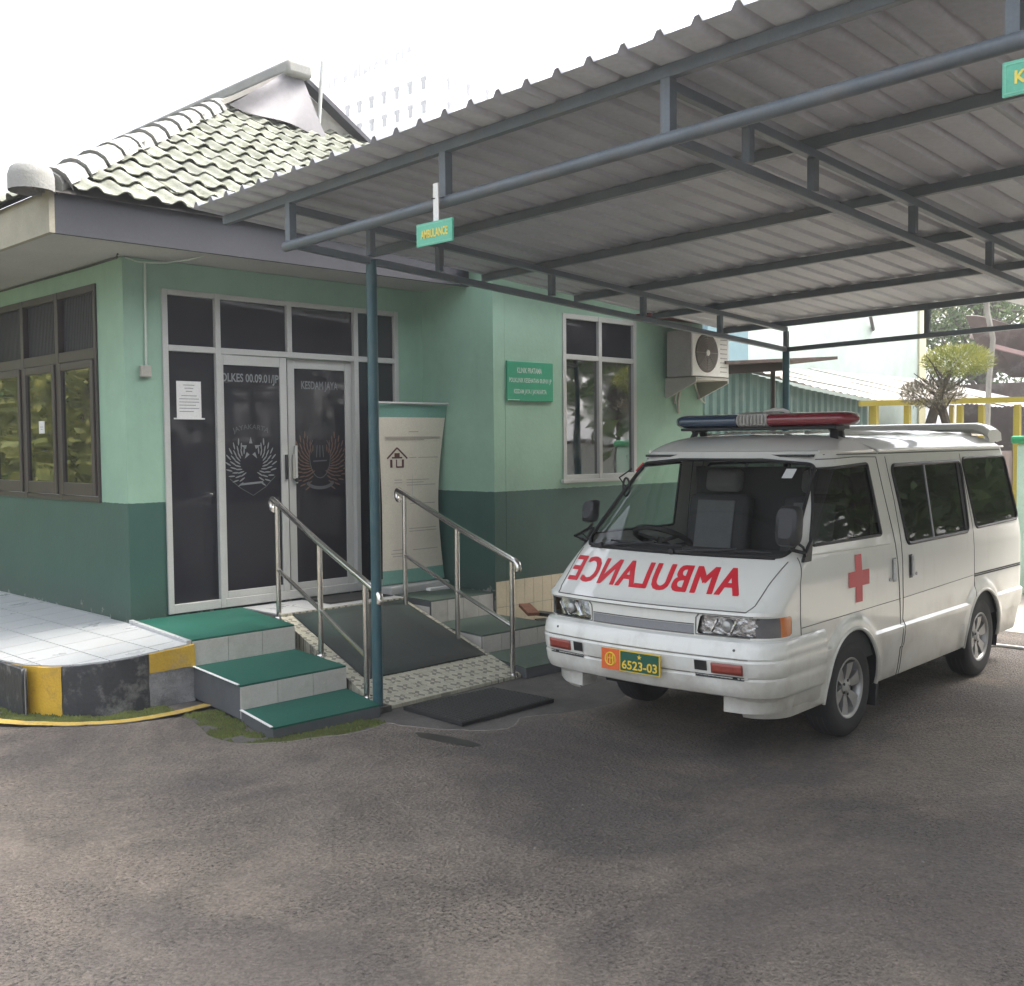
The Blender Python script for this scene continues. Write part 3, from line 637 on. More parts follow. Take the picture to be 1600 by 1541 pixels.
for x in (5.70, 6.30):
    m = MB(); m.prism([(-1.01,2.495),(-1.42,2.495),(-1.42,2.44),(-1.04,2.28),(-1.01,2.28)], 0, .02)
    m.xf(Matrix(((0,0,1,x),(1,0,0,0),(0,1,0,0),(0,0,0,1)))); m.build('bracket', M['bracket'], ac, smooth=None)
MB().box(5.725,6.295,-1.42,-1.02,2.468,2.494).build('bracket_shelf', M['bracket'], ac, smooth=None)
m = MB(); m.tube([(5.88,-1.05,2.49),(5.9,-1.06,2.35),(5.885,-1.05,2.24),(5.91,-1.04,2.12)], .018, 6); m.tube([(5.88,-1.05,2.47),(5.83,-1.05,2.3),(5.84,-1.04,2.22)], .012, 6)
m.tube([(6.2,-1.05,2.45),(6.3,-1.05,2.28),(6.42,-1.03,2.24),(6.46,-1.0,2.3)], .008, 6); m.build('pipe', M['bracket'], ac)
aw = thing('awning', 'dark red awning strip over the air conditioner', 'awning', (6.1, -1.2, 3.1))
MB().box(5.15,6.9,-1.65,-1.02,3.13,3.15).build('sheet', pbr('maroon', (.16,.05,.06), .6), aw, smooth=None)
MB().bar((5.15,-1.66,3.10),(6.9,-1.66,3.10), .02, .06).build('front_lip', pbr('maroon_lip', (.16,.07,.08), .6), aw, smooth=None)

# ================================================================== TERRACE, STEPS, RAMP
T = thing('entrance_terrace', 'white tiled terrace with curved yellow and black kerb at the building corner', 'terrace', (-.6, 2, 0))
def tz(x, y): return .405-.085*min(1, max(0, -x/1.12))
out = [(-1.13,9),(-1.13,0),(-1.12,-.40),(-1.07,-.68),(-.98,-.88),(-.86,-1.02),(-.70,-1.11),(-.5,-1.155),(-.09,-1.165),(-.003,-.4),(-.003,9)]
rows = []
kb = [(p[0], p[1]) for p in out[:9]]
ks = smooth_edge(kb, 1, 7)
MB().grid([[(x, y, -.02) for x, y in ks], [(x, y, tz(x, y)-.012) for x, y in ks]], flip=False).build('kerb_core', M['grout'], T)
# painted bands
L_ = [0]
for i in range(1, len(ks)): L_.append(L_[-1]+math.dist(ks[i-1], ks[i]))
def at_len(s):
    for i in range(1, len(ks)):
        if L_[i] >= s: t = (s-L_[i-1])/(L_[i]-L_[i-1]); return (ks[i-1][0]+(ks[i][0]-ks[i-1][0])*t, ks[i-1][1]+(ks[i][1]-ks[i-1][1])*t)
    return ks[-1]
tot = L_[-1]
def s_at(px):  # arclength of the kerb point nearest px
    return min(range(len(ks)), key=lambda i: math.dist(ks[i], px))
cuts = [(L_[s_at((-1.13,0))]-.9, 'kerbY'), (L_[s_at((-1.12,-.40))]+.04, 'kerbB'), (L_[s_at((-.93,-.94))], 'kerbY'), (L_[s_at((-.42,-1.155))]+.06, 'kerbB'), (tot, 'kerbW')]
prev = cuts[0][0]-3.0
for s1, mk in cuts:
    s0 = prev; nseg = max(3, int((s1-s0)/.05)); pts = [at_len(s0+.004+(s1-s0-.008)*k/nseg) for k in range(nseg+1)]; op = offset_line(pts, -.018)
    zs_ = [-.02, .06, .12, .18, .24]
    rws = [[(x+(.006*mnoise.noise((x*14,y*14,z*14))), y+(.006*mnoise.noise((x*14,y*14,z*14+9))), z) for (x, y) in op] for z in zs_]
    rws.append([(x, y, tz(x, y)-.012) for x, y in op]); rws.append([(x, y, tz(x, y)-.010) for x, y in pts])
    if mk == 'kerbW':
        jag = [.235+.03*mnoise.noise((x*9, y*9, 1)) for x, y in op]
        for r_ in range(5): rws[r_] = [(p[0], p[1], -.02+(j_+.02)*r_/4) for p, j_ in zip(rws[r_], jag)]
        MB().grid(rws[:5], flip=False).build('kerb_band', M['kerbBare'], T, smooth=60); MB().grid([[(p[0], p[1]-.004, p[2]) for p in rws[4]]]+rws[5:], flip=False).build('kerb_band', M['kerbW'], T, smooth=60)
    else: MB().grid(rws, flip=False).build('kerb_band', M[mk], T, smooth=60)
    prev = s1
cv = []
oc = [p for p in out]
MB().add([(x, y, tz(x,y)-.012) for x, y in oc], [tuple(range(len(oc)))]).build('slab', M['grout'], T, smooth=None)
def clip_convex(poly, hull):
    for i in range(len(hull)):
        a, b = hull[i], hull[(i+1) % len(hull)]; nx, ny = (b[1]-a[1]), -(b[0]-a[0]); poly = clip_poly(poly, nx, ny, nx*a[0]+ny*a[1])
        if len(poly) < 3: return []
    return poly
hull = [(-1.14,4.6),(-1.14,0),(-1.13,-.40),(-1.08,-.69),(-.985,-.89),(-.865,-1.03),(-.705,-1.12),(-.5,-1.165),(-.14,-1.168),(-.003,.35),(-.003,4.6)]
TS = .335
for i in range(5):
    for j in range(18):
        x0 = -1.36+i*TS; y0 = -1.32+j*TS
        for q in ([(x0,y0),(x0+TS-.009,y0),(x0+TS-.009,y0+TS-.009),(x0,y0+TS-.009)],):
            p = clip_convex(q, hull)
            if len(p) < 3: continue
            n = len(p); ar = abs(sum(p[k][0]*p[(k+1)%n][1]-p[(k+1)%n][0]*p[k][1] for k in range(n)))/2
            if ar < .002: continue
            m = MB(); m.v = [(x, y, tz(x,y)-.010) for x, y in p]+[(x, y, tz(x,y)) for x, y in p]
            m.f = [tuple(range(n, 2*n))]+[(k, (k+1)%n, n+(k+1)%n, n+k) for k in range(n)]
            m.build('floor_tile', M['white_tile'], T, smooth=None)
MB().bar((-.125,-1.16,.400),(-.015,-.03,.412), .035, .03).build('edge_tile', M['white_tile'], T, smooth=None)

def step_block(T, name, poly, z0, z1, mtread, inset=.0, tile_edge=None, ntile=3, mside='step_side'):
    m = MB().prism(poly, z0, z1-.012); m.build('step_body', M[mside], T, smooth=None)
    MB().prism(poly, z1-.0115, z1).build('tread', mtread, T, smooth=None)
    if tile_edge is not None:
        a, b = Vector((*tile_edge[0], 0)), Vector((*tile_edge[1], 0)); d = (b-a).normalized(); nn = Vector((d.y, -d.x, 0))
        for k in range(ntile):
            p = a.lerp(b, k/ntile)+d*.002; q = a.lerp(b, (k+1)/ntile)-d*.002
            m = MB(); m.v = [tuple(x) for x in (p+Vector((0,0,z0+.003)), q+Vector((0,0,z0+.003)), q+Vector((0,0,z1-.014)), p+Vector((0,0,z1-.014)))]
            m.v += [tuple(Vector(x)+nn*.008) for x in m.v]; m.f = [(4,5,6,7),(0,1,5,4),(1,2,6,5),(2,3,7,6),(3,0,4,7)]
            m.build('riser_tile', M['riser_tile'], T, smooth=None)
S = thing('entrance_steps', 'three green painted steps with white tiled risers left of the ramp', 'steps', (.25, -1.4, 0))
step_block(S, 's', [(-.10,-1.15),(.775,-1.14),(.98,-.03),(.0,-.03)], .0, .415, M['green_paint'], tile_edge=((-.10,-1.15),(.775,-1.14)), ntile=3)
step_block(S, 's', [(-.20,-1.96),(.665,-1.95),(.773,-1.15),(-.10,-1.16)], .0, .225, M['green_paint'], tile_edge=((-.20,-1.96),(.665,-1.95)), ntile=3)
step_block(S, 's', [(-.30,-2.51),(.52,-2.525),(.66,-1.962),(-.20,-1.972)], -.02, .062, M['green_paint'])
m = MB(); m.bar((-.305,-2.50,.0665),(-.206,-1.98,.0665), .018, .006); m.bar((-.205,-1.95,.2295),(-.106,-1.17,.2295), .018, .006); m.build('white_edge', M['white_strip'], S, smooth=None)
SR = thing('side_steps', 'three worn green steps with white tiled risers between ramp and right wall', 'steps', (2.6, -1.6, 0))
step_block(SR, 's', [(2.30,-.98),(3.06,-.99),(3.06,-.03),(2.38,-.03)], .0, .415, M['green_worn'], tile_edge=((2.31,-.98),(3.06,-.99)), ntile=4)
step_block(SR, 's', [(2.20,-1.75),(3.05,-1.77),(3.05,-1.0),(2.30,-.99)], .0, .213, M['green_worn'], tile_edge=((2.20,-1.75),(3.05,-1.77)), ntile=4)
step_block(SR, 's', [(2.02,-2.43),(2.95,-2.47),(2.95,-1.79),(2.19,-1.765)], -.02, .063, M['green_worn'])
for (p, q, z0, z1) in (((2.30,-.98),(2.335,-.55),.19,.36),((2.20,-1.75),(2.28,-1.15),.06,.20)):   # pale side cheeks
    d = Vector((q[0]-p[0], q[1]-p[1], 0)).normalized()
    MB().add([(p[0]-.008,p[1],z0),(q[0]-.008,q[1],z0+.02),(q[0]-.008,q[1],z1),(p[0]-.008,p[1],z1)], [(0,1,2,3)]).build('cheek_tile', M['riser_tile'], SR, smooth=None)
RP = thing('access_ramp', 'sloping patterned ramp with dark green carpet up to the glass doors', 'ramp', (1.4, -1.5, 0))
rl = [(.60+.385*t, -2.42+1.82*t, .005+.395*t) for t in [k/8 for k in range(9)]]; rr_ = [(2.03+.28*t, -2.37+1.77*t, .005+.395*t) for t in [k/8 for k in range(9)]]
m = MB(); m.grid([rl, rr_], flip=True); m.grid([[(x,y,-.02) for x,y,z in rl], rl]); m.grid([rr_, [(x,y,-.02) for x,y,z in rr_]])
m.add([(.60,-2.42,-.02),(2.03,-2.37,-.02),(2.03,-2.37,.005),(.60,-2.42,.005)], [(0,1,2,3)]); m.build('slope', M['ramp'], RP, smooth=None)
def rampz(u, t): return .005+.395*t
cr_ = []
for k in range(9):
    t = .235+.755*k/8; q0 = Vector(rl[0]).lerp(Vector(rl[-1]), t); q1 = Vector(rr_[0]).lerp(Vector(rr_[-1]), t)
    cr_.append([tuple(q0.lerp(q1, .09+.87*q/6)+Vector((0, 0, .011+.002*sin(q*2+k)))) for q in range(7)])
co = MB().grid(cr_).build('carpet', M['carpet'], RP, smooth=60); sm_ = co.modifiers.new('s', 'SOLIDIFY'); sm_.thickness = .008
MB().box(.985,2.37,-.598,-.02,-.02,.402).build('landing', M['grout'], RP, smooth=None)
for k in range(4): 
    for r_ in range(2):
        MB().box(.99+.335*k, .99+.335*k+.331, -.595+.285*r_, -.595+.285*r_+.281, .403, .411).build('landing_tile', M['white_tile'], RP, smooth=None)
MB().box(.985,2.31,-.64,-.60,.36,.4135).build('threshold', M['ramp'], RP, smooth=None)
dm = thing('door_mat', 'thin dark mat lying in front of the right door leaf', 'mat', (1.95,-.3,.411))
MB().box(1.62,2.28,-.44,-.05,.4125,.421).build('pile', M['rubber'], dm, smooth=None, bevel=.003); MB().box(1.60,2.30,-.46,-.03,.4115,.4155).build('border', M['black_plastic'], dm, smooth=None)

# ================================================================== HANDRAILS
def handrail(label, P, tops, mids, curl, ends):
    H = thing('handrail', label, 'handrail', tuple(P[1]), group='stainless handrails beside the ramp')
    for (x, y, z), t in zip(P, tops):
        MB().tube([(x, y, z), (x, y, t)], .021, 12).build('post', M['steel'], H)
        MB().lathe([(0,.012),(.04,.012),(.045,.0),(.045,-.012)], (x, y, z), n=16).build('base_plate', M['steel'], H)
    A, Bm, Cc = [Vector((p[0], p[1], t)) for p, t in zip(P, tops)]
    up = (A-Cc).normalized(); top = []
    e = A+up*.10
    curl_pts = [e+up*.03*sin(a)+Vector((0,0,-.045*(1-cos(a)))) for a in [pi*k/10 for k in range(0, 13)]] if curl else []
    top = list(reversed(curl_pts))+[A, Bm, Cc]
    dn = (Cc-Bm).normalized(); f = Cc+dn*ends
    top += [f, f+dn*.025+Vector((0,0,-.012)), f+dn*.035+Vector((0,0,-.04)), f+dn*.03+Vector((0,0,-.065))]
    MB().tube(top, .024, 12).build('top_rail', M['steel'], H)
    MB().tube([Vector((p[0], p[1], t)) for p, t in zip(P, mids)], .017, 10).build('middle_rail', M['steel'], H)
    return H
handrail('stainless steel handrail left of the ramp, behind the teal canopy post', [(1.0,-.58,.38),(.805,-1.45,.21),(.645,-2.22,.04)], [1.33,1.065,.85], [.78,.555,.325], True, .20)
handrail('stainless steel handrail right of the ramp, in front of the banner', [(2.2,-.76,.345),(2.065,-1.60,.17),(1.975,-2.33,.0)], [1.365,1.115,.905], [.815,.585,.385], True, .05)

# ================================================================== ROLL-UP BANNER
bn = thing('rollup_banner', 'beige roll-up banner with house drawing standing beside the doors', 'banner', (2.66,-.35,.38))
def bx(v): return .385-.075*sin(pi*min(1,max(0,v)))**1.0
def bpos(u, v):   # u -1..1, v 0..1 upward
    hw = .335+.055*abs(2*v-.9)**1.6
    return (2.66+u*hw+.02*v, -.36+.025*u*u+.05*sin(v*3.0)-.03*u*v, .50+v*1.68)
def bpatch(u0, u1, v0, v1, off, nu=8, nv=10):
    return [[(lambda p: (p[0], p[1]-off, p[2]))(bpos(u0+(u1-u0)*i/nu, v0+(v1-v0)*j/nv)) for i in range(nu+1)] for j in range(nv+1)]
MB().grid(bpatch(-1,1,.075,.925,0,10,24)).build('cloth', M['banner'], bn, smooth=80)
MB().grid(bpatch(-1,1,.925,1,0,10,4)).build('top_band', M['banner_green'], bn, smooth=80); MB().grid(bpatch(-1,1,0,.075,0,10,4)).build('bottom_band', M['banner_green'], bn, smooth=80)
MB().tube([(2.26,-.33,2.185),(3.06,-.40,2.185)], .012, 8).build('top_bar', M['alu'], bn)
MB().box(2.30,3.03,-.43,-.27,.40,.49).build('base', M['alu'], bn, smooth=None, bevel=.02)
MB().box(2.72,2.98,-.50,-.43,.392,.44).build('foot', M['white_strip'], bn, smooth=None, bevel=.005)
MB().tube([(2.66,-.30,.48),(2.68,-.30,2.18)], .012, 6).build('stand', M['alu'], bn)
hm = MB()
def bline(u0, v0, u1, v1, wd):
    n = 6; d = Vector((u1-u0, (v1-v0)*4.6)).normalized(); px, pv = -d.y*wd, d.x*wd/4.6
    a_ = []; b_ = []
    for k in range(n+1):
        u = u0+(u1-u0)*k/n; v = v0+(v1-v0)*k/n
        for lst, s_ in ((a_, 1), (b_, -1)):
            p = bpos(u+px*s_, v+pv*s_); lst.append((p[0], p[1]-.003, p[2]))
    return a_, b_
for q in ((-.80,.695,-.5,.755,.022),(-.5,.755,-.18,.695,.022),(-.68,.645,-.68,.69,.035),(-.32,.645,-.32,.69,.035),(-.52,.645,-.52,.69,.018),(-.52,.648,-.3,.648,.02),(-.66,.70,-.34,.70,.02),(-.58,.715,-.42,.715,.05)):
    a_, b_ = bline(*q); hm.grid([a_, b_])
hm.build('house_drawing', M['maroon_ink'], bn, smooth=None)
tm = MB()
for u0, u1, v in ((-.15,.15,.845),(-.85,.9,.815),(-.85,.9,.808),(-.85,.35,.80),(-.12,.12,.70),(.18,.9,.70),(-.6,-.35,.575),(-.6,-.35,.56),(-.2,.6,.575),(-.2,.4,.56),(-.2,.85,.545),(-.1,.85,.44),(-.15,.85,.30),(-.15,.85,.285),(-.05,.85,.18),(-.7,-.3,.185),(-.75,-.4,.165),(-.7,-.35,.15)):
    a_, b_ = bline(u0, v, u1, v, .009); tm.grid([a_, b_])
tm.build('print_lines', pbr('banner_print', (.36,.32,.27), .7), bn, smooth=None, kind='stuff')

# ================================================================== GROUND MAT, SCRAP, MOSS
gm_ = thing('rubber_mat', 'black ribbed rubber mat lying on the ground at the foot of the ramp', 'mat', (1.15,-2.8,0))
quad = [(.72,-3.12),(1.60,-3.11),(1.56,-2.53),(.74,-2.50)]
MB().prism(quad, -.018, .006).build('base', M['rubber'], gm_, smooth=None)
rb = MB()
def q2(u, v): 
    a = Vector(quad[0]).lerp(Vector(quad[1]), u); b = Vector(quad[3]).lerp(Vector(quad[2]), u); return a.lerp(b, v)
for k in range(31): 
    p, q = q2((k+.5)/31, .02), q2((k+.5)/31, .98); rb.bar((p.x,p.y,.008),(q.x,q.y,.008), .010, .008)
for k in range(17):
    p, q = q2(.01, (k+.5)/17), q2(.99, (k+.5)/17); rb.bar((p.x,p.y,.007),(q.x,q.y,.007), .010, .005)
rb.build('ribs', pbr('rubber_rib', (.030,.030,.028), .6, var=.2), gm_, smooth=None)
sc = thing('scrap_pile', 'small heap of rusty scrap pieces against the tiled wall behind the van', 'scrap', (3.4,-1.35,0))
for k in range(4):
    x, y, z = 3.34+random.uniform(-.15,.22), -1.3+random.uniform(-.14,.12), .10+.045*k; a = random.uniform(0, pi); l = random.uniform(.12,.24)
    MB().bar((x-l*cos(a),y-l*sin(a)*.6,z),(x+l*cos(a),y+l*sin(a)*.6,z+random.uniform(-.06,.06)), .11, .03).build('scrap_piece', M['rust'] if k % 2 else M['black_plastic'], sc, smooth=None)
MB().box(3.05,3.65,-1.5,-1.05,.0,.10).build('base_block', M['step_side'], sc, smooth=None)
def moss(name, pts, wd, label):
    m = MB(); n = len(pts)
    a_ = []
    for i in range(n-1):
        ln = math.dist(pts[i], pts[i+1])
        for k in range(int(ln*9000*wd)):
            t = random.random(); s_ = random.gauss(0, .33)*wd; d = ((pts[i+1][0]-pts[i][0])/ln, (pts[i+1][1]-pts[i][1])/ln)
            x = pts[i][0]+(pts[i+1][0]-pts[i][0])*t-d[1]*s_; y = pts[i][1]+(pts[i+1][1]-pts[i][1])*t+d[0]*s_
            if mnoise.noise((x*6, y*6, 3)) < -.12: continue
            r = random.uniform(.008,.022); h = r*random.uniform(.35,.7); z = -.022
            if abs(s_) < wd*.6: h *= 1.5
            b = len(m.v); k0 = random.random()*6
            for q in range(5): m.v.append((x+r*cos(k0+q*2*pi/5), y+r*sin(k0+q*2*pi/5), z))
            m.v.append((x, y, z+h+.012)); 
            for q in range(5): m.f.append((b+q, b+(q+1)%5, b+5))
    o = m.build(name, M['moss'], smooth=90); o['kind'] = 'stuff'; o['label'] = label; o['category'] = 'moss'; return o
moss('moss', [(-1.30,.5),(-1.24,-.4),(-1.17,-.75),(-1.02,-1.03),(-.80,-1.22),(-.6,-1.27),(-.35,-1.28)], .14, 'green moss along the foot of the curved kerb')
moss('moss', [(-.25,-1.55),(-.36,-1.95),(-.42,-2.3),(-.36,-2.52),(-.12,-2.63),(.2,-2.66),(.42,-2.63)], .20, 'green moss round the lowest entrance step')
lt = MB()
for k in range(80):
    x, y = random.uniform(-3.2,3), random.uniform(-7.2,-2.9); r = random.choice((.003,.004,.005,.009)); 
    b = len(lt.v); a = random.random()*6
    for q in range(5): lt.v.append((x+r*cos(a+q*1.256)*random.uniform(.6,1.3), y+r*sin(a+q*1.256)*random.uniform(.5,1), .001))
    lt.v.append((x, y, .001+r*.6))
    for q in range(5): lt.f.append((b+q, b+(q+1)%5, b+5))
o = lt.build('grit', pbr('grit', (.24,.22,.19), .8, var=.4, scale=20), smooth=None); o['kind'] = 'stuff'; o['label'] = 'pale grit and crumbs scattered over the asphalt'; o['category'] = 'grit'
hz_ = thing('white_hose', 'white hose lying on the ground behind the rear wheel of the van', 'hose', (6, -4.8, 0))
MB().tube([(5.35,-4.45,.014),(5.62,-4.62,.014),(5.63,-4.84,.014),(5.75,-5.2,.014),(6.2,-5.6,.014),(6.9,-5.7,.014)], .013, 8).build('hose', M['white_strip'], hz_)

# ================================================================== CANOPY
K = thing('carport_canopy', 'steel carport canopy with corrugated roof sheets on teal posts', 'canopy', (.604,-2.396,0))
TB0 = 3.285
def ztop(x, y): return TB0-.0605*x+(-2.4-y)*.022       # centre line of the top chord
NODE = [-.03, 1.21, 2.38, 3.54, 4.70, 5.88]; TR = [-2.4, -5.33, -8.26]; DEP = .205
for ty in TR:
    z = lambda x: ztop(x, ty)
    MB().bar((NODE[0],ty,z(NODE[0])),(NODE[-1],ty,z(NODE[-1])), .045, .045).build('top_chord', M['truss'], K, smooth=None, bevel=.004)
    MB().bar((NODE[0]+.03,ty,z(NODE[0])-DEP-.02),(NODE[-1],ty,z(NODE[-1])-DEP), .045, .045).build('bottom_chord', M['truss'], K, smooth=None, bevel=.004)
    for x in NODE[1:]: MB().box(x-.022,x+.022,ty-.0215,ty+.0215,z(x)-DEP+.02,z(x)-.02).build('strut', M['truss'], K, smooth=None)
    MB().box(.60-.022,.60+.022,ty-.0215,ty+.0215,z(.6)-DEP+.02,z(.6)-.02).build('strut', M['truss'], K, smooth=None)
PY0, PY1 = -1.62, -8.85
for i, x in enumerate(NODE):
    MB().bar((x,PY0,ztop(x,PY0)+.058),(x,PY1,ztop(x,PY1)+.058), .045, .058).build('purlin', M['truss'], K, smooth=None, bevel=.004)
MB().tube([(-.05,-2.37,ztop(0,-2.4)-.235),(-.05,PY1,ztop(0,PY1)-.235)], .032, 14).build('front_pipe', M['truss'], K)
MB().bar((5.88,-2.4,ztop(5.88,-2.4)-DEP),(5.88,PY1,ztop(5.88,PY1)-DEP-.01), .045, .045).build('rear_beam', M['truss'], K, smooth=None, bevel=.004)
for y in (-2.4,-3.865,-5.33,-6.79,-8.26):
    MB().box(-.055,-.005,y-.025,y+.025,ztop(0,y)-.21,ztop(0,y)+.03).build('strut', M['truss'], K, smooth=None)
    if y not in TR: MB().box(5.858,5.902,y-.022,y+.022,ztop(5.88,y)-DEP+.02,ztop(5.88,y)+.025).build('strut', M['truss'], K, smooth=None)
for x, y in ((.604,-2.396),(5.88,-2.4),(5.88,-8.26)):
    MB().tube([(x,y,0.0),(x,y,ztop(x,y)-DEP-.01)], .036, 16).build('post', M['teal'], K)
MB().prism([(.54,-2.46),(.67,-2.46),(.67,-2.33),(.54,-2.33)], -.022, .02).build('post_footing', M['apron'], K, smooth=None)
# roof sheets: ribs run down the slope
PITCH = .19
SX0, SX1 = -.27, 6.22
def sheet(y0, n, dz):
    prof = []
    for k in range(n):
        b = y0-k*PITCH
        for dy, h in ((0,0),(.030,.0),(.048,.030),(.068,.032),(.086,0.0)): prof.append((b-dy, h))
    prof.append((y0-n*PITCH-.03, 0)); prof.append((y0-n*PITCH-.048, .030)); prof.append((y0-n*PITCH-.068, .032))
    rows = []
    for x in (SX0, 1.4, 3.0, 4.6, SX1):
        rows.append([(x, y, ztop(x, y)+.093+h+dz+.004*mnoise.noise((x, y*.7, 2))) for y, h in prof])
    o = MB().grid(rows).build('roof_sheet', M['sheet'], K, smooth=20)
    s_ = o.modifiers.new('s', 'SOLIDIFY'); s_.thickness = .003; s_.offset = 1
for k in range(9): sheet(-1.60-k*PITCH*4, 4, .0025*(k % 2))
# ================================================================== HANGING SIGNS
def hang_sign(y0, y1, z0, z1, label, txt, tw, tcy, tilt):
    H = thing('hanging_sign', label, 'sign', (-.12,(y0+y1)/2,z0), group='green signs hanging from the canopy pipe')
    MB().box(-.128,-.116,y1,y0,z0,z1).build('board', M['sign_green2'], H, smooth=None)
    e = MB(); e.box(-.1295,-.1285,y1+.006,y0-.006,z1-.012,z1-.008); e.box(-.1295,-.1285,y1+.006,y0-.006,z0+.008,z0+.012); e.box(-.1295,-.1285,y0-.012,y0-.008,z0+.012,z1-.012); e.build('border', M['sign_edge'], H, smooth=None)
    yc = (y0+y1)/2
    MB().box(-.114,-.108,yc-.020,yc+.020,z1-.03,z1+.20).build('hanger', M['white_strip'], H, smooth=None)
    MB().tube([(-.125,yc+.02,z1+.12),(-.09,yc-.02,z1+.125),(-.02,yc-.06,z1+.13)], .003, 5).build('wire', M['black_plastic'], H)
    text_obj(txt, tw, .045, face_mX(-.1305, tcy, (z0+z1)/2), M['yellow_ink'], H, bold=.03)
    return H
hang_sign(-3.735,-4.02,2.853,2.972,'small green sign reading AMBULANCE hanging on a white strip','AMBULANCE',.215,-3.88,0)
hang_sign(-6.787,-7.13,2.945,3.06,'green sign with yellow letters hanging at the right edge of the canopy','KA',.075,-6.865,0)

# ================================================================== AMBULANCE VAN
def van_mat():
    m, nt, b = base_mat('van_white_paint'); L = nt.links; tc = nd(nt, 'ShaderNodeTexCoord'); geo, s = sep_z(nt)
    def noise(sc, det, vec): n = nd(nt, 'ShaderNodeTexNoise', Scale=sc, Detail=det, Roughness=.65); L.new(vec, n.inputs['Vector']); return n.outputs[0]
    def rng(sock, a, b_, c, d):
        r = nd(nt, 'ShaderNodeMapRange'); r.inputs[1].default_value=a; r.inputs[2].default_value=b_; r.inputs[3].default_value=c; r.inputs[4].default_value=d; L.new(sock, r.inputs[0]); return r.outputs[0]
    P = geo.outputs['Position']
    mp = nd(nt, 'ShaderNodeMapping'); mp.inputs['Scale'].default_value = (5, 5, .8); L.new(P, mp.inputs['Vector'])
    st = noise(2.2, 7, mp.outputs[0]); lo = rng(s.outputs[2], .22, .85, .34, -.12); ad = nd(nt, 'ShaderNodeMath', operation='ADD'); L.new(lo, ad.inputs[0]); L.new(noise(4, 8, P), ad.inputs[1])
    d1 = rng(ad.outputs[0], .52, .95, 0, .75); d2 = rng(st, .55, .78, 0, .30)
    mx = nd(nt, 'ShaderNodeMix', data_type='RGBA'); L.new(d2, mx.inputs[0]); mx.inputs[6].default_value = (.66,.66,.61,1); mx.inputs[7].default_value = (.44,.42,.36,1)
    mx2 = nd(nt, 'ShaderNodeMix', data_type='RGBA'); L.new(d1, mx2.inputs[0]); L.new(mx.outputs[2], mx2.inputs[6]); mx2.inputs[7].default_value = (.26,.225,.18,1)
    L.new(mx2.outputs[2], b.inputs['Base Color']); b.inputs['Roughness'].default_value = .42
    L.new(rng(d1, 0, .5, 1, .2), b.inputs['Coat Weight']); L.new(rng(st, .3, .7, .02, .09), b.inputs['Coat Roughness'])
    n = noise(3.5, 1, P); bp = nd(nt, 'ShaderNodeBump', Strength=.12, Distance=.03); L.new(n, bp.inputs['Height']); L.new(bp.outputs[0], b.inputs['Coat Normal'])
    return m
M['van'] = van_mat()
M['van_trim'] = pbr('van_trim', (.013,.013,.014), .5)
M['seam'] = pbr('seam', (.12,.115,.105), .8)
M['van_in'] = pbr('van_interior', (.035,.036,.038), .8, var=.2)
M['seat'] = pbr('seat_cloth', (.16,.16,.165), .9, var=.2, bump=.3, bscale=150)
M['seat_dark'] = pbr('seat_dark', (.05,.05,.055), .9)
M['windscreen'] = glass_mat('windscreen', (.84,.87,.85), 1.45)
M['tint'] = glass_mat('tinted_glass', (.20,.22,.20), 1.6)
M['lens'] = glass_mat('headlamp_lens', (.85,.87,.88), 1.5)
M['reflector'] = pbr('reflector', (.75,.75,.76), .18, metal=1, var=.15, scale=30, bump=.9, bscale=28)
M['amber'] = pbr('amber_lens', (.55,.15,.02), .15, var=.1, scale=30, coat=.5)
M['smoke'] = pbr('smoke_lens', (.11,.11,.115), .12, var=.15, scale=20, coat=.5)
M['fog_red'] = pbr('bumper_reflector', (.26,.055,.04), .3, var=.1)
M['grey_strip'] = pbr('grille_grey', (.22,.225,.235), .4, var=.06)
M['red'] = pbr('red_film', (.56,.022,.035), .4, var=.06, fine=.03)
M['tyre'] = pbr('tyre_rubber', (.020,.020,.021), .75, var=.25, scale=8)
M['alloy'] = pbr('alloy', (.36,.36,.35), .42, metal=.7, var=.1, scale=8)
M['rim_dark'] = pbr('rim_dark', (.035,.035,.036), .7)
M['bar_blue'] = pbr('lightbar_blue', (.022,.045,.085), .12, var=.08, coat=.6)
M['bar_red'] = pbr('lightbar_red', (.19,.016,.026), .12, var=.08, coat=.6)
M['bar_grey'] = pbr('siren_grey', (.42,.41,.38), .45, var=.1)
M['plate_green'] = pbr('plate_green', (.010,.085,.055), .4, var=.05)
M['plate_yellow'] = pbr('plate_yellow', (.72,.50,.04), .45, var=.05)
M['plate_orange'] = pbr('plate_orange', (.62,.12,.03), .45, var=.05)
th = R(2.688); ax = Vector((-cos(th), -sin(th), 0)); bx_ = Vector((-sin(th), cos(th), 0))
vo_ = Vector((2.118,-5.084,0))+ax*1.15+bx_*.8
V = thing('ambulance_van', 'white ambulance van with mirrored red lettering and red-blue roof light bar', 'van', tuple(vo_), th, local=True)
def lerp_tab(tab, z):
    if z <= tab[0][0]: return tab[0][1]
    for (a, x), (b, y) in zip(tab, tab[1:]):
        if z <= b: return x+(y-x)*(z-a)/(b-a)
    return tab[-1][1]
FT = [(.26,.20),(.40,.12),(.66,.10),(.71,.088),(.838,.085),(.846,.074),(.868,.076),(.888,.113),(.95,.183),(1.02,.256),(1.08,.325),(1.125,.385),(1.14,.405),(1.25,.505),(1.40,.645),(1.55,.80),(1.665,.93),(1.70,.955),(1.735,.985)]
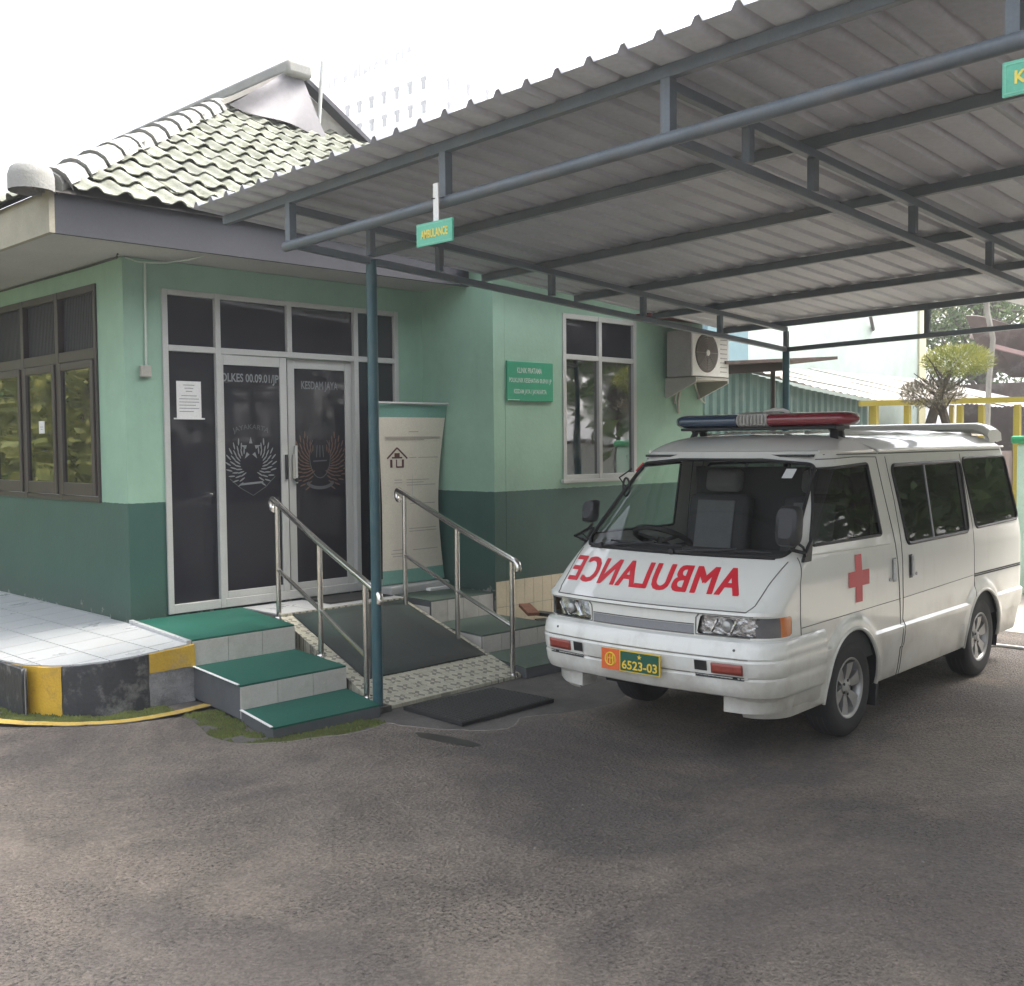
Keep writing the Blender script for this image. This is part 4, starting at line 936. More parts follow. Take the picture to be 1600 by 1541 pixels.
WT = [(.26,.775),(.30,.785),(.40,.798),(.448,.803),(.452,.812),(.56,.826),(.585,.826),(.60,.806),(.74,.808),(.85,.806),(1.0,.803),(1.12,.794),(1.2,.782),(1.4,.745),(1.65,.697),(1.70,.688),(1.735,.680)]
BT = [(.26,.10),(.8,.10),(1.1,.12),(1.4,.13),(1.735,.13)]
CT = [(.26,.20),(.8,.19),(.9,.14),(1.1,.16),(1.5,.22),(1.735,.20)]
RT = [(.26,4.28),(.5,4.33),(1.0,4.34),(1.2,4.32),(1.735,4.20)]
AX = (1.15, 3.39); AZ = .305; AR = .355
def vF(z): return lerp_tab(FT, z)
def vW(z): return lerp_tab(WT, z)
def vB(z): return lerp_tab(BT, z)
def vC(z): return lerp_tab(CT, z)
def flare(x, z):
    f = 0
    for a in AX:
        d = sqrt((x-a)**2+(z-AZ)**2)
        if z > .26: f = max(f, .022*max(0, min(1, (.455-d)/.05)))
    return f
def xsurf(y, z, W=None):
    W = W or vW(z); r = vC(z); y = abs(y); F = vF(z); b = vB(z)
    if y <= W-r: return F+b*(y/W)**2
    xc = F+b*((W-r)/W)**2+r; q = min(r, y-(W-r)); return xc-sqrt(max(0, r*r-q*q))
def ysurf(x, z):
    W = vW(z); r = vC(z); xc = vF(z)+vB(z)*((W-r)/W)**2+r
    if x >= xc: return W+max(0, flare(x, z)-max(0, W-.803) if flare(x,z) else 0)
    q = min(r, xc-x); return W-r+sqrt(max(0, r*r-q*q))+flare(x, z)*.5
def outline(z):
    W = vW(z); r = vC(z); F = vF(z); b = vB(z); xc = F+b*((W-r)/W)**2+r; Rr = lerp_tab(RT, z); pts = []
    for k in range(34): y = (W-r)*k/34; pts.append((xsurf(y, z), y))
    for k in range(16): a = pi/2*k/16; pts.append((xc-r*cos(a), W-r+r*sin(a)))
    n = 170
    for k in range(n+1):
        x = xc+(Rr-.08-xc)*k/n; pts.append((x, ysurf(x, z)))
    for k in range(1, 7): a = pi/2*k/6; pts.append((Rr-.08+.08*sin(a), W-.08+.08*cos(a)))
    for k in range(1, 8): pts.append((Rr, (W-.08)*(1-k/7)))
    return pts
ZS = sorted(set([.26+.021*k for k in range(70) if .26+.021*k < 1.73]+[.448,.452,.56,.585,.60,.71,.84,.862,.885,1.125,1.14,1.69,1.71,1.735]))
ZS = [z for i, z in enumerate(ZS) if i == 0 or z-ZS[i-1] > .003]
OUT = [[Vector((x, y, z)) for x, y in outline(z)] for z in ZS]
# rounded convex polygon distance
def rsdf(poly, r):
    n = len(poly); cx = sum(p[0] for p in poly)/n; cy = sum(p[1] for p in poly)/n
    area = sum(poly[i][0]*poly[(i+1)%n][1]-poly[(i+1)%n][0]*poly[i][1] for i in range(n))
    if area < 0: poly = poly[::-1]
    lines = []
    for i in range(n):
        a, b = poly[i], poly[(i+1)%n]; d = (b[0]-a[0], b[1]-a[1]); l = math.hypot(*d); nx, ny = d[1]/l, -d[0]/l; lines.append((nx, ny, nx*a[0]+ny*a[1]-r))
    ins = []
    for i in range(n):
        n1, n2 = lines[i-1], lines[i]; det = n1[0]*n2[1]-n1[1]*n2[0]; ins.append(((n1[2]*n2[1]-n1[1]*n2[2])/det, (n1[0]*n2[2]-n1[2]*n2[0])/det))
    def f(x, y):
        m = max(nx*x+ny*y-c for nx, ny, c in lines)
        if m <= 0: return m-r
        d = 1e9
        for i in range(n):
            a, b = ins[i], ins[(i+1)%n]; ex, ey = b[0]-a[0], b[1]-a[1]; t = max(0, min(1, ((x-a[0])*ex+(y-a[1])*ey)/(ex*ex+ey*ey))); d = min(d, math.hypot(x-a[0]-ex*t, y-a[1]-ey*t))
        return d-r
    def border(m=8):
        out = []
        for i in range(n):
            n1, n2 = lines[i-1], lines[i]; a1 = atan2(n1[1], n1[0]); a2 = atan2(n2[1], n2[0])
            while a2 < a1: a2 += 2*pi
            for k in range(m+1): a = a1+(a2-a1)*k/m; out.append((ins[i][0]+r*cos(a), ins[i][1]+r*sin(a)))
            a, b = out[-1], None
            nxt = (ins[(i+1)%n][0]+r*cos(a2), ins[(i+1)%n][1]+r*sin(a2))
            for k in range(1, 8): out.append((a[0]+(nxt[0]-a[0])*k/8, a[1]+(nxt[1]-a[1])*k/8))
        return out
    return f, border
WSP = [(-.735,1.142),(.735,1.142),(.625,1.655),(.3,1.682),(-.3,1.682),(-.625,1.655)]
DWP = [(.655,1.20),(1.612,1.197),(1.582,1.652),(.985,1.628)]
SWP = [(1.99,1.112),(3.11,1.12),(3.18,1.635),(1.935,1.632)]
RWP = [(3.275,1.135),(4.235,1.15),(4.165,1.662),(3.225,1.658)]
ws_f, ws_b = rsdf(WSP, .06); dw_f, dw_b = rsdf(DWP, .02); sw_f, sw_b = rsdf(SWP, .05); rw_f, rw_b = rsdf(RWP, .05)
hl_f, _ = rsdf([(.37,.728),(1.2,.728),(1.2,.838),(.395,.838)], .012)
def fr(p): return p.x < 1.1 and p.x < xsurf(min(abs(p.y), vW(p.z)-vC(p.z)), p.z)+.30
REG = [
 ('windscreen', lambda p: ws_f(p.y, p.z) if p.x < 1.15 and abs(p.y) < .74 else 1),
 ('door_window', lambda p: dw_f(p.x, p.z) if abs(p.y) > .6 else 1),
 ('side_window', lambda p: sw_f(p.x, p.z) if abs(p.y) > .6 else 1),
 ('rear_side_window', lambda p: rw_f(p.x, p.z) if abs(p.y) > .6 else 1),
 ('headlamp', lambda p: max(hl_f(abs(p.y)+max(0, p.x-.25), p.z), p.x-.385) if p.x < .6 else 1),
 ('front_gap', lambda p: max(p.z-.415, abs(p.y)-.58, p.x-.5)),
 ('arch', lambda p: min(sqrt((p.x-a)**2+(p.z-AZ)**2)-AR for a in AX) if abs(p.y) > .5 else 1),
]
faces = {n: [] for n, _ in REG}; faces['body'] = []
vals = {n: [[fn(p) for p in row] for row in OUT] for n, fn in REG}
def split(poly, vv):
    ins, outs = [], []
    n = len(poly)
    for i in range(n):
        p, q = poly[i], poly[(i+1)%n]; a, b = vv[i], vv[(i+1)%n]
        (ins if a <= 0 else outs).append(p)
        if a*b < 0: t = a/(a-b); c = p.lerp(q, t); ins.append(c); outs.append(c)
    return ins, outs
for i in range(len(ZS)-1):
    A_, B_ = OUT[i], OUT[i+1]
    for k in range(len(A_)-1):
        poly = [A_[k], A_[k+1], B_[k+1], B_[k]]; rest_ = [poly]
        for n, fn in REG:
            v4 = (vals[n][i][k], vals[n][i][k+1], vals[n][i+1][k+1], vals[n][i+1][k])
            if min(v4) > 0: continue
            if max(v4) <= 0: faces[n].append(poly); rest_ = []; break
            ins, outs = split(poly, v4)
            if len(ins) > 2: faces[n].append(ins)
            rest_ = [outs] if len(outs) > 2 else []
            break
        faces['body'] += rest_
def region_mesh(polys, mirror=True, only=None, inset=0, weld=True):
    m = MB(); idx = {}
    for sgn in ((1, -1) if mirror else (1,)):
        if only and sgn != only: continue
        for poly in polys:
            ids = []
            for p in poly:
                key = (round(p.x, 4), round(p.y*sgn, 4), round(p.z, 4))
                if key not in idx: idx[key] = len(m.v); m.v.append((p.x, p.y*sgn, p.z))
                if not ids or idx[key] != ids[-1]: ids.append(idx[key])
            if len(ids) > 2 and ids[0] == ids[-1]: ids.pop()
            if len(set(ids)) > 2: m.f.append(tuple(ids) if sgn < 0 else tuple(ids[::-1]))
    return m
def inset_obj(o, d):
    me = o.data; ns = [v.normal.copy() for v in me.vertices]
    for v, n in zip(me.vertices, ns): v.co -= n*d
    me.update()
body = region_mesh(faces['body']).build('body_shell', M['van'], V, smooth=24)
# roof: outline scaled towards the middle with a crown
top_o = OUT[-1]; rows = []
full = top_o+[Vector((p.x, -p.y, p.z)) for p in reversed(top_o)]
for k in [1, .99, .975, .955, .93, .90, .86, .80, .72, .6, .45, .28, .12, .0]:
    row = []
    for p in full:
        x = 2.65+(p.x-2.65)*(k*.9+.1 if k < 1 else 1) if k < 1 else p.x
        x = 2.65+(p.x-2.65)*(1-(1-k)*.93)
        fr_ = max(0, 1-(p.x-1.0)/.7)*.0
        row.append((x, p.y*k, 1.737+.118*(1-k**7)))
    rows.append(row)
rf = MB().grid(rows, flip=True).build('roof', M['van'], V, smooth=40)
rb_ = MB()
for y in (-.5,-.3,-.1,.1,.3,.5):
    pts = []
    for k in range(14):
        x = 1.55+k*.185; kk = abs(y)/.68; z = 1.737+.118*(1-max(abs(y)/.68, max(0, abs(x-2.65)-.1)/1.55)**7)
        pts.append((x, y, z-.004))
    rb_.tube(pts, .020, 6)
rb_.build('roof_ribs', M['van'], rf, smooth=60, kind='stuff')
for nm, mt, d in (('windscreen','windscreen',.006),('door_window','tint',.008),('side_window','tint',.006),('rear_side_window','tint',.004)):
    if nm == 'windscreen':
        o = region_mesh(faces[nm]).build(nm, M[mt], V, smooth=60); inset_obj(o, d); wsc = o
    else:
        for sgn in (-1, 1): o = region_mesh(faces[nm], only=sgn).build(nm, M['windscreen' if nm == 'door_window' and sgn > 0 else mt], V, smooth=60); inset_obj(o, d)
# gaskets
MB().tube([(xsurf(y, z)-.001, y, z) for y, z in ws_b()], .012, 6, True).build('windscreen_seal', M['van_trim'], V)
for brd, rad in ((dw_b(), .009), (sw_b(), .013), (rw_b(), .010)):
    for sgn in (-1, 1): MB().tube([(x, sgn*(ysurf(x, z)+.001), z) for x, z in brd], rad, 6, True).build('window_seal', M['van_trim'], V)
for sgn in (-1, 1):   # frame bars inside the sliding window
    MB().bar((2.46,sgn*(ysurf(2.46,1.12)-.004),1.12),(2.50,sgn*(ysurf(2.5,1.63)-.004),1.63), .02, .012, (0,1,0)).build('window_bar', M['grey_strip'], V, smooth=None)
    MB().bar((3.085,sgn*(ysurf(3,1.13)-.002),1.14),(3.135,sgn*(ysurf(3,1.63)-.002),1.62), .01, .05, (1,0,0)).build('window_bar', M['van_trim'], V, smooth=None)
# headlamps
for sgn in (-1, 1):
    pol = faces['headlamp']
    clear = [p for p in pol if sum(q.x for q in p)/len(p) < .172]; smoke = [p for p in pol if .172 <= sum(q.x for q in p)/len(p) < .275]; amb = [p for p in pol if sum(q.x for q in p)/len(p) >= .275]
    o = region_mesh(clear, only=sgn).build('headlamp', M['reflector'], V, smooth=60); inset_obj(o, .03)
    l_ = region_mesh(clear, only=sgn).build('lens', M['lens'], o, smooth=60); inset_obj(l_, .002)
    bulb = MB().lathe([(0,-.02),(.028,-.012),(.038,.01)], (.135, sgn*.55, .785), 'x', 16).build('bulb', M['alloy'], o)
    fl = MB()
    for k in range(2): fl.bar((.118,sgn*(.46+.12*k),.745),(.118,sgn*(.50+.12*k),.82), .02, .008)
    fl.build('reflector_fin', M['reflector'], o)
    s_ = region_mesh(smoke, only=sgn).build('side_lamp', M['smoke'], V, smooth=60); inset_obj(s_, .002)
    a_ = region_mesh(amb, only=sgn).build('turn_signal', M['amber'], V, smooth=60); inset_obj(a_, .002)
    pts = [(xsurf(y, z)-.001, sgn*y, z) for y, z in ((.385,.84),(.368,.82),(.366,.78),(.366,.726),(.45,.726),(.6,.726),(.68,.726))]
    MB().tube(pts, .004, 5).build('headlamp_seal', M['seam'], V)
# grille strip and panel lines on the nose
def fpatch(y0, y1, z0, z1, off, sf=xsurf, ny=12, nz=3):
    return [[(sf(y0+(y1-y0)*i/ny, z0+(z1-z0)*j/nz)-off, y0+(y1-y0)*i/ny, z0+(z1-z0)*j/nz) for i in range(ny+1)] for j in range(nz+1)]
MB().grid(fpatch(-.355,.355,.728,.775,.003)).build('grille_strip', M['grey_strip'], V)
sm = MB()
def fline(pts, r=.0032, n=10):
    out = []
    for (a, b) in zip(pts, pts[1:]):
        for k in range(n): t = k/n; y = a[0]+(b[0]-a[0])*t; z = a[1]+(b[1]-a[1])*t; out.append((xsurf(y, z), y, z))
    y, z = pts[-1]; out.append((xsurf(y, z), y, z)); return out
def sline(pts, s_, r=.0032, n=12):
    out = []
    for (a, b) in zip(pts, pts[1:]):
        for k in range(n): t = k/n; x = a[0]+(b[0]-a[0])*t; z = a[1]+(b[1]-a[1])*t; out.append((x, s_*ysurf(x, z), z))
    x, z = pts[-1]; out.append((x, s_*ysurf(x, z), z)); return out
sm.tube(fline([(-.355,.780),(.355,.780)]), .004, 5); sm.tube(fline([(-.355,.724),(.355,.724)]), .004, 5)
sm.tube(fline([(-.66,.868),(.66,.868)]), .0035, 5); sm.tube(fline([(-.66,.868),(-.685,.90),(-.70,1.0),(-.73,1.12)]), .0035, 5); sm.tube(fline([(.66,.868),(.685,.90),(.70,1.0),(.73,1.12)]), .0035, 5)
sm.tube(fline([(-.70,.845),(.70,.845)], n=24), .0028, 5)
for s_ in (-1, 1):
    sm.tube(sline([(.50,.63),(.485,.8),(.49,1.0),(.545,1.14)], s_), .0035, 5)                       # front edge of door
    sm.tube(sline([(1.865,.26),(1.87,.5),(1.835,.9),(1.80,1.15),(1.755,1.45),(1.73,1.69)], s_), .004, 5)     # rear edge of door
    sm.tube(sline([(1.90,.26),(1.90,.5),(1.90,1.0),(1.895,1.4),(1.87,1.69)], s_), .0035, 5)
    sm.tube(sline([(1.73,1.69),(1.4,1.695),(1.05,1.685)], s_), .0035, 5)
    sm.tube(sline([(3.21,.62),(3.215,1.1),(3.205,1.69)], s_), .0028, 5)
    sm.tube(sline([(.5,.752),(1.86,.765)], s_), .0022, 5); sm.tube(sline([(1.9,.765),(3.2,.79)], s_), .0022, 5)
sm.build('panel_gaps', M['seam'], V)
for s_ in (-1, 1): MB().tube(sline([(.60,1.15),(1.72,1.135)], s_), .005, 6).build('door_crease', M['van'], V)
for s_ in (-1, 1):
    m = MB(); m.tube([(x, s_*(ysurf(max(x,1.1), 1.733)+.004), 1.733+.004*(x > 2)) for x in [1.08+k*.1 for k in range(32)]], .010, 6); m.build('rain_gutter', M['van'], V)
    m = MB(); m.tube([(x, s_*(ysurf(max(x,1.1), 1.715)+.0015), 1.712) for x in [1.1+k*.1 for k in range(31)]], .004, 5); m.build('gutter_gap', M['seam'], V)
    m = MB()
    for dz, mm in ((.012,0),(-.012,0)): m.bar((3.22,s_*(ysurf(3.4,.79)+.001),.788+dz*.6),(4.25,s_*(ysurf(3.9,.79)+.001),.782+dz*.6), .006, .010, (0,0,1))
    m.build('door_track', M['van_trim'], V, smooth=None)
    for a in AX:
        pts = [(a+(AR+.006)*cos(t), s_*(ysurf(a+(AR+.02)*cos(t), max(.27, AZ+(AR+.02)*sin(t)))-.004), AZ+(AR+.006)*sin(t)) for t in [R(-6+192*k/28) for k in range(29)]]
        MB().tube(pts, .013, 6).build('arch_lip', M['van'], V)
        m = MB(); rws = []
        for k in range(21):
            t = R(-20+220*k/20); rws.append([(a+(AR+.005)*cos(t), s_*.80, AZ+(AR+.005)*sin(t)), (a+(AR+.005)*cos(t), s_*.50, AZ+(AR+.005)*sin(t))])
        m.grid(rws); m.add([(a+AR*cos(R(-20+220*k/20)), s_*.5, AZ+AR*sin(R(-20+220*k/20))) for k in range(21)], [tuple(range(21))]); m.build('wheel_well', M['van_trim'], V)
    MB().box(1.52,1.56,s_*.66-.13,s_*.66+.12,.12,.50).build('mud_flap', M['tyre'], V, smooth=None)
# underbody, inner shell
MB().box(.75,4.2,-.50,.50,.26,.42).box(.9,4.2,-.70,.70,.40,.43).build('underbody', M['van_trim'], V, smooth=None)
inn = MB(); zi = [z for z in ZS if .45 < z < 1.10]
rows = [[(x if x > .3 else max(x, vF(z)+.05)+.0, y-.035 if y > .035 else y, z) for x, y in ((p.x+(.05 if k < 50 else 0), p.y) for k, p in enumerate(OUT[ZS.index(z)]) if k % 3 == 0)] for z in zi[::4]]
inn.grid(rows, flip=False); inn.grid([[(x, -y, z) for x, y, z in r_] for r_ in rows], flip=True); inn.build('inner_trim', M['van_in'], V)
MB().box(.55,4.2,-.72,.72,.46,.50).box(1.0,4.1,-.60,.60,1.70,1.715).build('cabin_floor', M['van_in'], V, smooth=None)
# apron below the bumper at each corner
for s_ in (-1, 1):
    pts = [(.30,.40),(.17,.52),(.18,.66),(.30,.76),(.50,.79),(.78,.79)] if False else None
    m = MB(); q = []
    for z, off in ((.295,-.03),(.315,-.012),(.42,.0)):
        q.append([(.32-.0,s_*.50,z) if k == 0 else (max(.13, xsurf(y_, .42)+.02), s_*(y_+(off if k > 3 else 0)), z) for k, y_ in enumerate((.50,.502,.57,.62,.68,.74))]+[(x_, s_*(ysurf(x_, .42)+off), z) for x_ in (.32,.45,.6,.79)])
    m.grid(q, flip=(s_ > 0)); m.build('corner_apron', M['van'], V, smooth=40)
# bumper
def bsurf(y, z):
    d = lerp_tab([(.395,.0),(.405,.022),(.44,.040),(.50,.050),(.512,.042),(.524,.052),(.60,.062),(.612,.054),(.624,.060),(.68,.048),(.705,.03),(.715,.0)], z)
    W = .815; r = .21; y = abs(y); F = .088-d; b = .09; W += d*.35
    if y <= W-r: return F+b*(y/W)**2
    xc = F+b*((W-r)/W)**2+r; q = min(r, y-(W-r)); return xc-sqrt(max(0, r*r-q*q))
rows = []
for z in (.395,.405,.42,.44,.47,.50,.512,.524,.56,.60,.612,.624,.65,.68,.695,.705,.715):
    d = lerp_tab([(.395,.0),(.405,.022),(.44,.040),(.50,.050),(.512,.042),(.524,.052),(.60,.062),(.612,.054),(.624,.060),(.68,.048),(.705,.03),(.715,.0)], z)
    W = .815+d*.35; r = .21; F = .088-d; xc = F+.09*((W-r)/W)**2+r; half = [(bsurf((W-r)*k/20, z), (W-r)*k/20) for k in range(20)]+[(xc-r*cos(pi/2*k/12), W-r+r*sin(pi/2*k/12)) for k in range(13)]+[(x, W) for x in (.45,.6,.76)]
    rows.append([(x, -y, z) for x, y in reversed(half[1:])]+[(x, y, z) for x, y in half])
bo = MB().grid(rows, flip=True).build('bumper', M['van'], V, smooth=32)
MB().grid([[(x+.06, y*.96, .40) for x, y, z in rows[0]], rows[0]], flip=True).build('bumper_lip', M['van'], bo)
for s_ in (-1, 1):
    o = MB().grid(fpatch(s_*.40,s_*.70,.505,.60,.002,bsurf)).build('bumper_recess', M['van'], bo)
    MB().grid(fpatch(s_*.50,s_*.68,.535,.592,.010,bsurf)).build('bumper_reflector', M['fog_red'], bo).modifiers.new('s','SOLIDIFY').thickness = -.008
    MB().grid(fpatch(s_*.395,s_*.470,.540,.595,.006,bsurf)).build('bumper_slot', M['van_trim'], bo)
    MB().grid(fpatch(s_*.395,s_*.68,.503,.522,.006,bsurf)).build('bumper_slot', M['van_trim'], bo)
    MB().lathe([(0,-.004),(.007,-.003),(.008,.002)], (bsurf(.62,.665)-.0, s_*.62,.665), 'x', 10).build('bumper_bolt', M['seam'], bo)
sm2 = MB(); sm2.tube([(bsurf(y,.518)-.0, y, .518) for y in [-.36+.72*k/20 for k in range(21)]], .003, 5); sm2.tube([(bsurf(y,.618), y, .618) for y in [-.70+1.4*k/30 for k in range(31)]], .0025, 5); sm2.build('bumper_lines', M['seam'], bo)
# number plate
pl = MB().box(-.012,-.003,-.205,.205,.478,.600).build('number_plate', M['plate_yellow'], V, smooth=None)
MB().box(-.0145,-.0125,-.198,.068,.484,.594).build('plate_field', M['plate_green'], pl, smooth=None)
MB().box(-.0146,-.0124,.076,.205,.478,.600).build('plate_emblem_field', M['plate_orange'], pl, smooth=None)
FX = lambda x, y, z: Matrix(((0,0,-1,x),(-1,0,0,y),(0,1,0,z),(0,0,0,1)))
text_obj('6523-03', .245, .052, FX(-.0160,-.066,.520), M['plate_yellow'], pl, bold=.02)
sp_, sf_ = star(0,0,.017,0); MB().add([(-.0160, -.066-x, .572+z) for x, y, z in sp_], sf_).build('plate_star', M['plate_yellow'], pl, smooth=None)
m = MB(); m.tube([(-.0150,.140+.036*cos(t),.540+.036*sin(t)) for t in [2*pi*k/24 for k in range(24)]], .005, 5, True)
for k in range(3): m.bar((-.016,.140-.02+.02*k,.515),(-.016,.140-.02+.02*k,.565), .006, .006)
m.bar((-.016,.115,.545),(-.016,.165,.545), .006, .006); m.build('plate_emblem', M['plate_yellow'], pl)
# mirrored lettering over the nose
v, f = fit_text('AMBULANCE', 1.25, .150, .0, .20, 0, 1.10)
vv = []
for x, y, _z in v:
    yy = .075+x; zz = 1.010+y
    vv.append((xsurf(yy, zz)-.0025, yy, zz))
bm = bmesh.new(); bv = [bm.verts.new((x, y, 0)) for x, y, _z in v]
for q in f:
    try: bm.faces.new([bv[i] for i in q])
    except ValueError: pass
for k in range(-13, 14): bmesh.ops.bisect_plane(bm, geom=bm.verts[:]+bm.edges[:]+bm.faces[:], plane_co=(k*.05,0,0), plane_no=(1,0,0))
for k in range(-3, 4): bmesh.ops.bisect_plane(bm, geom=bm.verts[:]+bm.edges[:]+bm.faces[:], plane_co=(0,k*.02,0), plane_no=(0,1,0))
bm.verts.index_update(); vv = []; f3 = []
f2 = [tuple(p.index for p in q.verts) for q in bm.faces]; nb_ = len(bm.verts)
for c_, (sx_, sz_) in enumerate(((-.007,-.003),(-.007,.003),(.007,.003),(.007,-.003))):
    for p in bm.verts: yy = .065+p.co.x+sx_; zz = 1.010+p.co.y*.90+sz_; vv.append((xsurf(yy, zz)-.003-.0002*c_, yy, zz))
    f3 += [tuple(i+c_*nb_ for i in q) for q in f2]
f2 = f3; bm.free()
MB().add(vv, f2).build('lettering', M['red'], V, smooth=60)
# red cross on the near door (vehicle left)
m = MB()
def spatch(x0, x1, z0, z1, s_, off, nx=4, nz=6): return [[(x0+(x1-x0)*i/nx, s_*(ysurf(x0+(x1-x0)*i/nx, z0+(z1-z0)*j/nz)+off), z0+(z1-z0)*j/nz) for i in range(nx+1)] for j in range(nz+1)]
m.grid(spatch(1.190,1.285,.815,1.105,-1,.003)); m.grid(spatch(1.092,1.190,.912,1.006,-1,.003)); m.grid(spatch(1.285,1.385,.912,1.006,-1,.003)); m.build('red_cross', M['red'], V)
# handles
for s_ in (-1, 1):
    for x, nm in ((1.765,'door_handle'),(2.03,'door_handle')):
        o = MB().grid(spatch(x-.03,x+.03,.885,1.04,s_,.002)).build('door_handle', M['van_trim'] if x > 1.9 else M['grey_strip'], V)
        m = MB(); m.tube([(x-.012+(.03 if x > 1.9 else 0), s_*(ysurf(x,.96)+.012), z) for z in (.895,.91,.96,1.015,1.03)], .013, 8); m.build('grip', M['white_plastic'], o)
        MB().lathe([(0,-.004),(.012,-.004),(.012,.004)], (x+(.09 if x > 1.9 else -.07), s_*(ysurf(x,.9)+.002), .905), 'y', 12).build('key_lock', M['alloy'], o)
MB().lathe([(0,-.0),(.0,.0)], (0,0,0)) 
# wheels
def wheel(x, y, s_):
    rim = MB(); T_ = MB()
    T_.lathe([(.185,-.085),(.235,-.092),(.275,-.088),(.293,-.07),(.299,-.045),(.299,.045),(.293,.07),(.275,.088),(.235,.092),(.185,.085)], (x,y,.299), 'y', 48)
    t = T_.build('wheel', M['tyre'], V, smooth=40)
    gr_ = MB()
    for k in (-.035,0,.035): gr_.lathe([(.2995,k-.004),(.3002,k),(.2995,k+.004)], (x,y,.299), 'y', 48)
    gr_.build('tread_groove', M['rim_dark'], t)
    MB().lathe([(.0,.0),(.18,.0),(.18,s_*.05)], (x,y+s_*.02,.299), 'y', 32).build('rim_back', M['rim_dark'], t)
    rim.lathe([(.187,s_*.084),(.182,s_*.088),(.172,s_*.086),(.163,s_*.074),(.160,s_*.03)], (x,y,.299), 'y', 48)
    rim.build('rim', M['alloy'], t, smooth=50)
    sp = MB(); n = 6
    for k in range(n):
        a = 2*pi*k/n+.3
        def P_(r_, da, h): return (x+r_*cos(a+da), y+s_*h, .299+r_*sin(a+da))
        w0, w1 = .46, .20
        base = [P_(.045,-w0,.058),P_(.11,-.30,.070),P_(.166,-.27,.072),P_(.166,.27,.072),P_(.11,.30,.070),P_(.045,w0,.058)]
        low = [P_(.045,-w0,.03),P_(.11,-.30,.04),P_(.166,-.27,.04),P_(.166,.27,.04),P_(.11,.30,.04),P_(.045,w0,.03)]
        sp.add(base+low, [(0,1,2,3,4,5)]+[(i, (i+1)%6, 6+(i+1)%6, 6+i) for i in range(6)])
    sp.build('spokes', M['alloy'], t, smooth=30)
    MB().lathe([(0,s_*.074),(.022,s_*.074),(.030,s_*.068),(.055,s_*.064),(.058,s_*.04)], (x,y,.299), 'y', 24).build('hub', M['alloy'], t)
    nb = MB()
    for k in range(5): a = 2*pi*k/5; nb.lathe([(0,s_*.072),(.009,s_*.070),(.009,s_*.055)], (x+.043*cos(a), y, .299+.043*sin(a)), 'y', 8)
    nb.build('lug_nuts', M['rim_dark'], t)
for x in AX:
    for s_ in (-1, 1): wheel(x, s_*.705, s_)
# mirrors
for s_, fl_ in ((-1, 0), (1, 0)):
    by = s_*.80; m = MB()
    cx, cy, cz = .45, s_*.80, 1.335
    if s_ > 0: cx, cy, cz = .64, .79, 1.345
    else: cx, cy, cz = .43, -.765, 1.325
    hd = MB(); rws = []
    for k, sc_ in ((-.045,.55),(-.035,.88),(.0,1),(.03,.96)):
        rws.append([(cx+k+.02*sin(t), cy+s_*.0+(.072 if s_ < 0 else .05)*sc_*math.copysign(abs(cos(t))**.5, cos(t)), cz+(.115 if s_ < 0 else .075)*sc_*math.copysign(abs(sin(t))**.5, sin(t))) for t in [2*pi*q/24 for q in range(25)]])
    hd.grid(rws); hd.add([rws[0][q] for q in range(24)], [tuple(range(24))]); hd.add([rws[-1][q] for q in range(24)], [tuple(reversed(range(24)))])
    mo = hd.build('mirror', M['black_plastic'], V, smooth=50)
    arm = MB(); arm.tube([(.60,s_*.775,1.14),(.545,s_*.80,1.17),(.47,cy,1.19),(cx,cy,1.235)], .011, 8); arm.tube([(.60,s_*.775,1.16),(.55,s_*.79,1.20),(cx+.02,cy,1.26)], .008, 8)
    arm.build('mirror_arm', M['black_plastic'], mo)
    MB().prism([(.545,1.115),(.64,1.115),(.66,1.24),(.615,1.20)], 0, .02).xf(Matrix(((1,0,0,0),(0,0,1,s_*.785-.01),(0,1,0,0),(0,0,0,1)))).build('mirror_base', M['black_plastic'], mo, smooth=None)
# extra round mirror in the cabin corner, wipers
m = MB(); m.tube([(xsurf(.70,1.53)-.06,.70+.0,1.50+.0),(xsurf(.7,1.53)-.05,.76,1.56),(xsurf(.72,1.5)+.0,.70,1.62)], .006, 6); m.tube([(xsurf(.70,1.5)-.06+.012*cos(t), .665+.035*cos(t), 1.50+.06*sin(t)) for t in [2*pi*k/16 for k in range(16)]], .008, 6, True); m.build('corner_mirror', M['black_plastic'], V)
for y0, y1, z1 in ((-.02,-.42,1.185),(.56,.14,1.20)):
    m = MB(); p0 = (xsurf(y0,1.15)-.025, y0, 1.145); p1 = (xsurf(y1,z1)-.03, y1, z1-.012); pm = tuple((a+b)/2 for a, b in zip(p0, p1))
    m.tube([p0, (pm[0]-.01, pm[1], pm[2]), p1], .007, 6); m.tube([(xsurf(y, z1-.02+.03*abs(y-pm[1]))-.018, y, z1-.022) for y in [y0-.06+(y1-.14-y0)*k/10 for k in range(11)]], .006, 6)
    m.lathe([(0,-.02),(.018,-.018),(.02,.01)], p0, 'x', 10); m.build('wiper', M['van_trim'], V)
MB().grid(fpatch(-.66,.66,1.128,1.142,.004)).build('cowl', M['van_trim'], V)
# sticker in the windscreen
MB().grid(fpatch(-.54,-.475,1.575,1.63,.004)).build('windscreen_sticker', M['paper'], V)
MB().bar((xsurf(.66,1.60)-.006,.665,1.60),(xsurf(.63,1.66)-.006,.635,1.655), .03, .004, (1,0,0)).build('red_tag', M['red'], V, smooth=None)
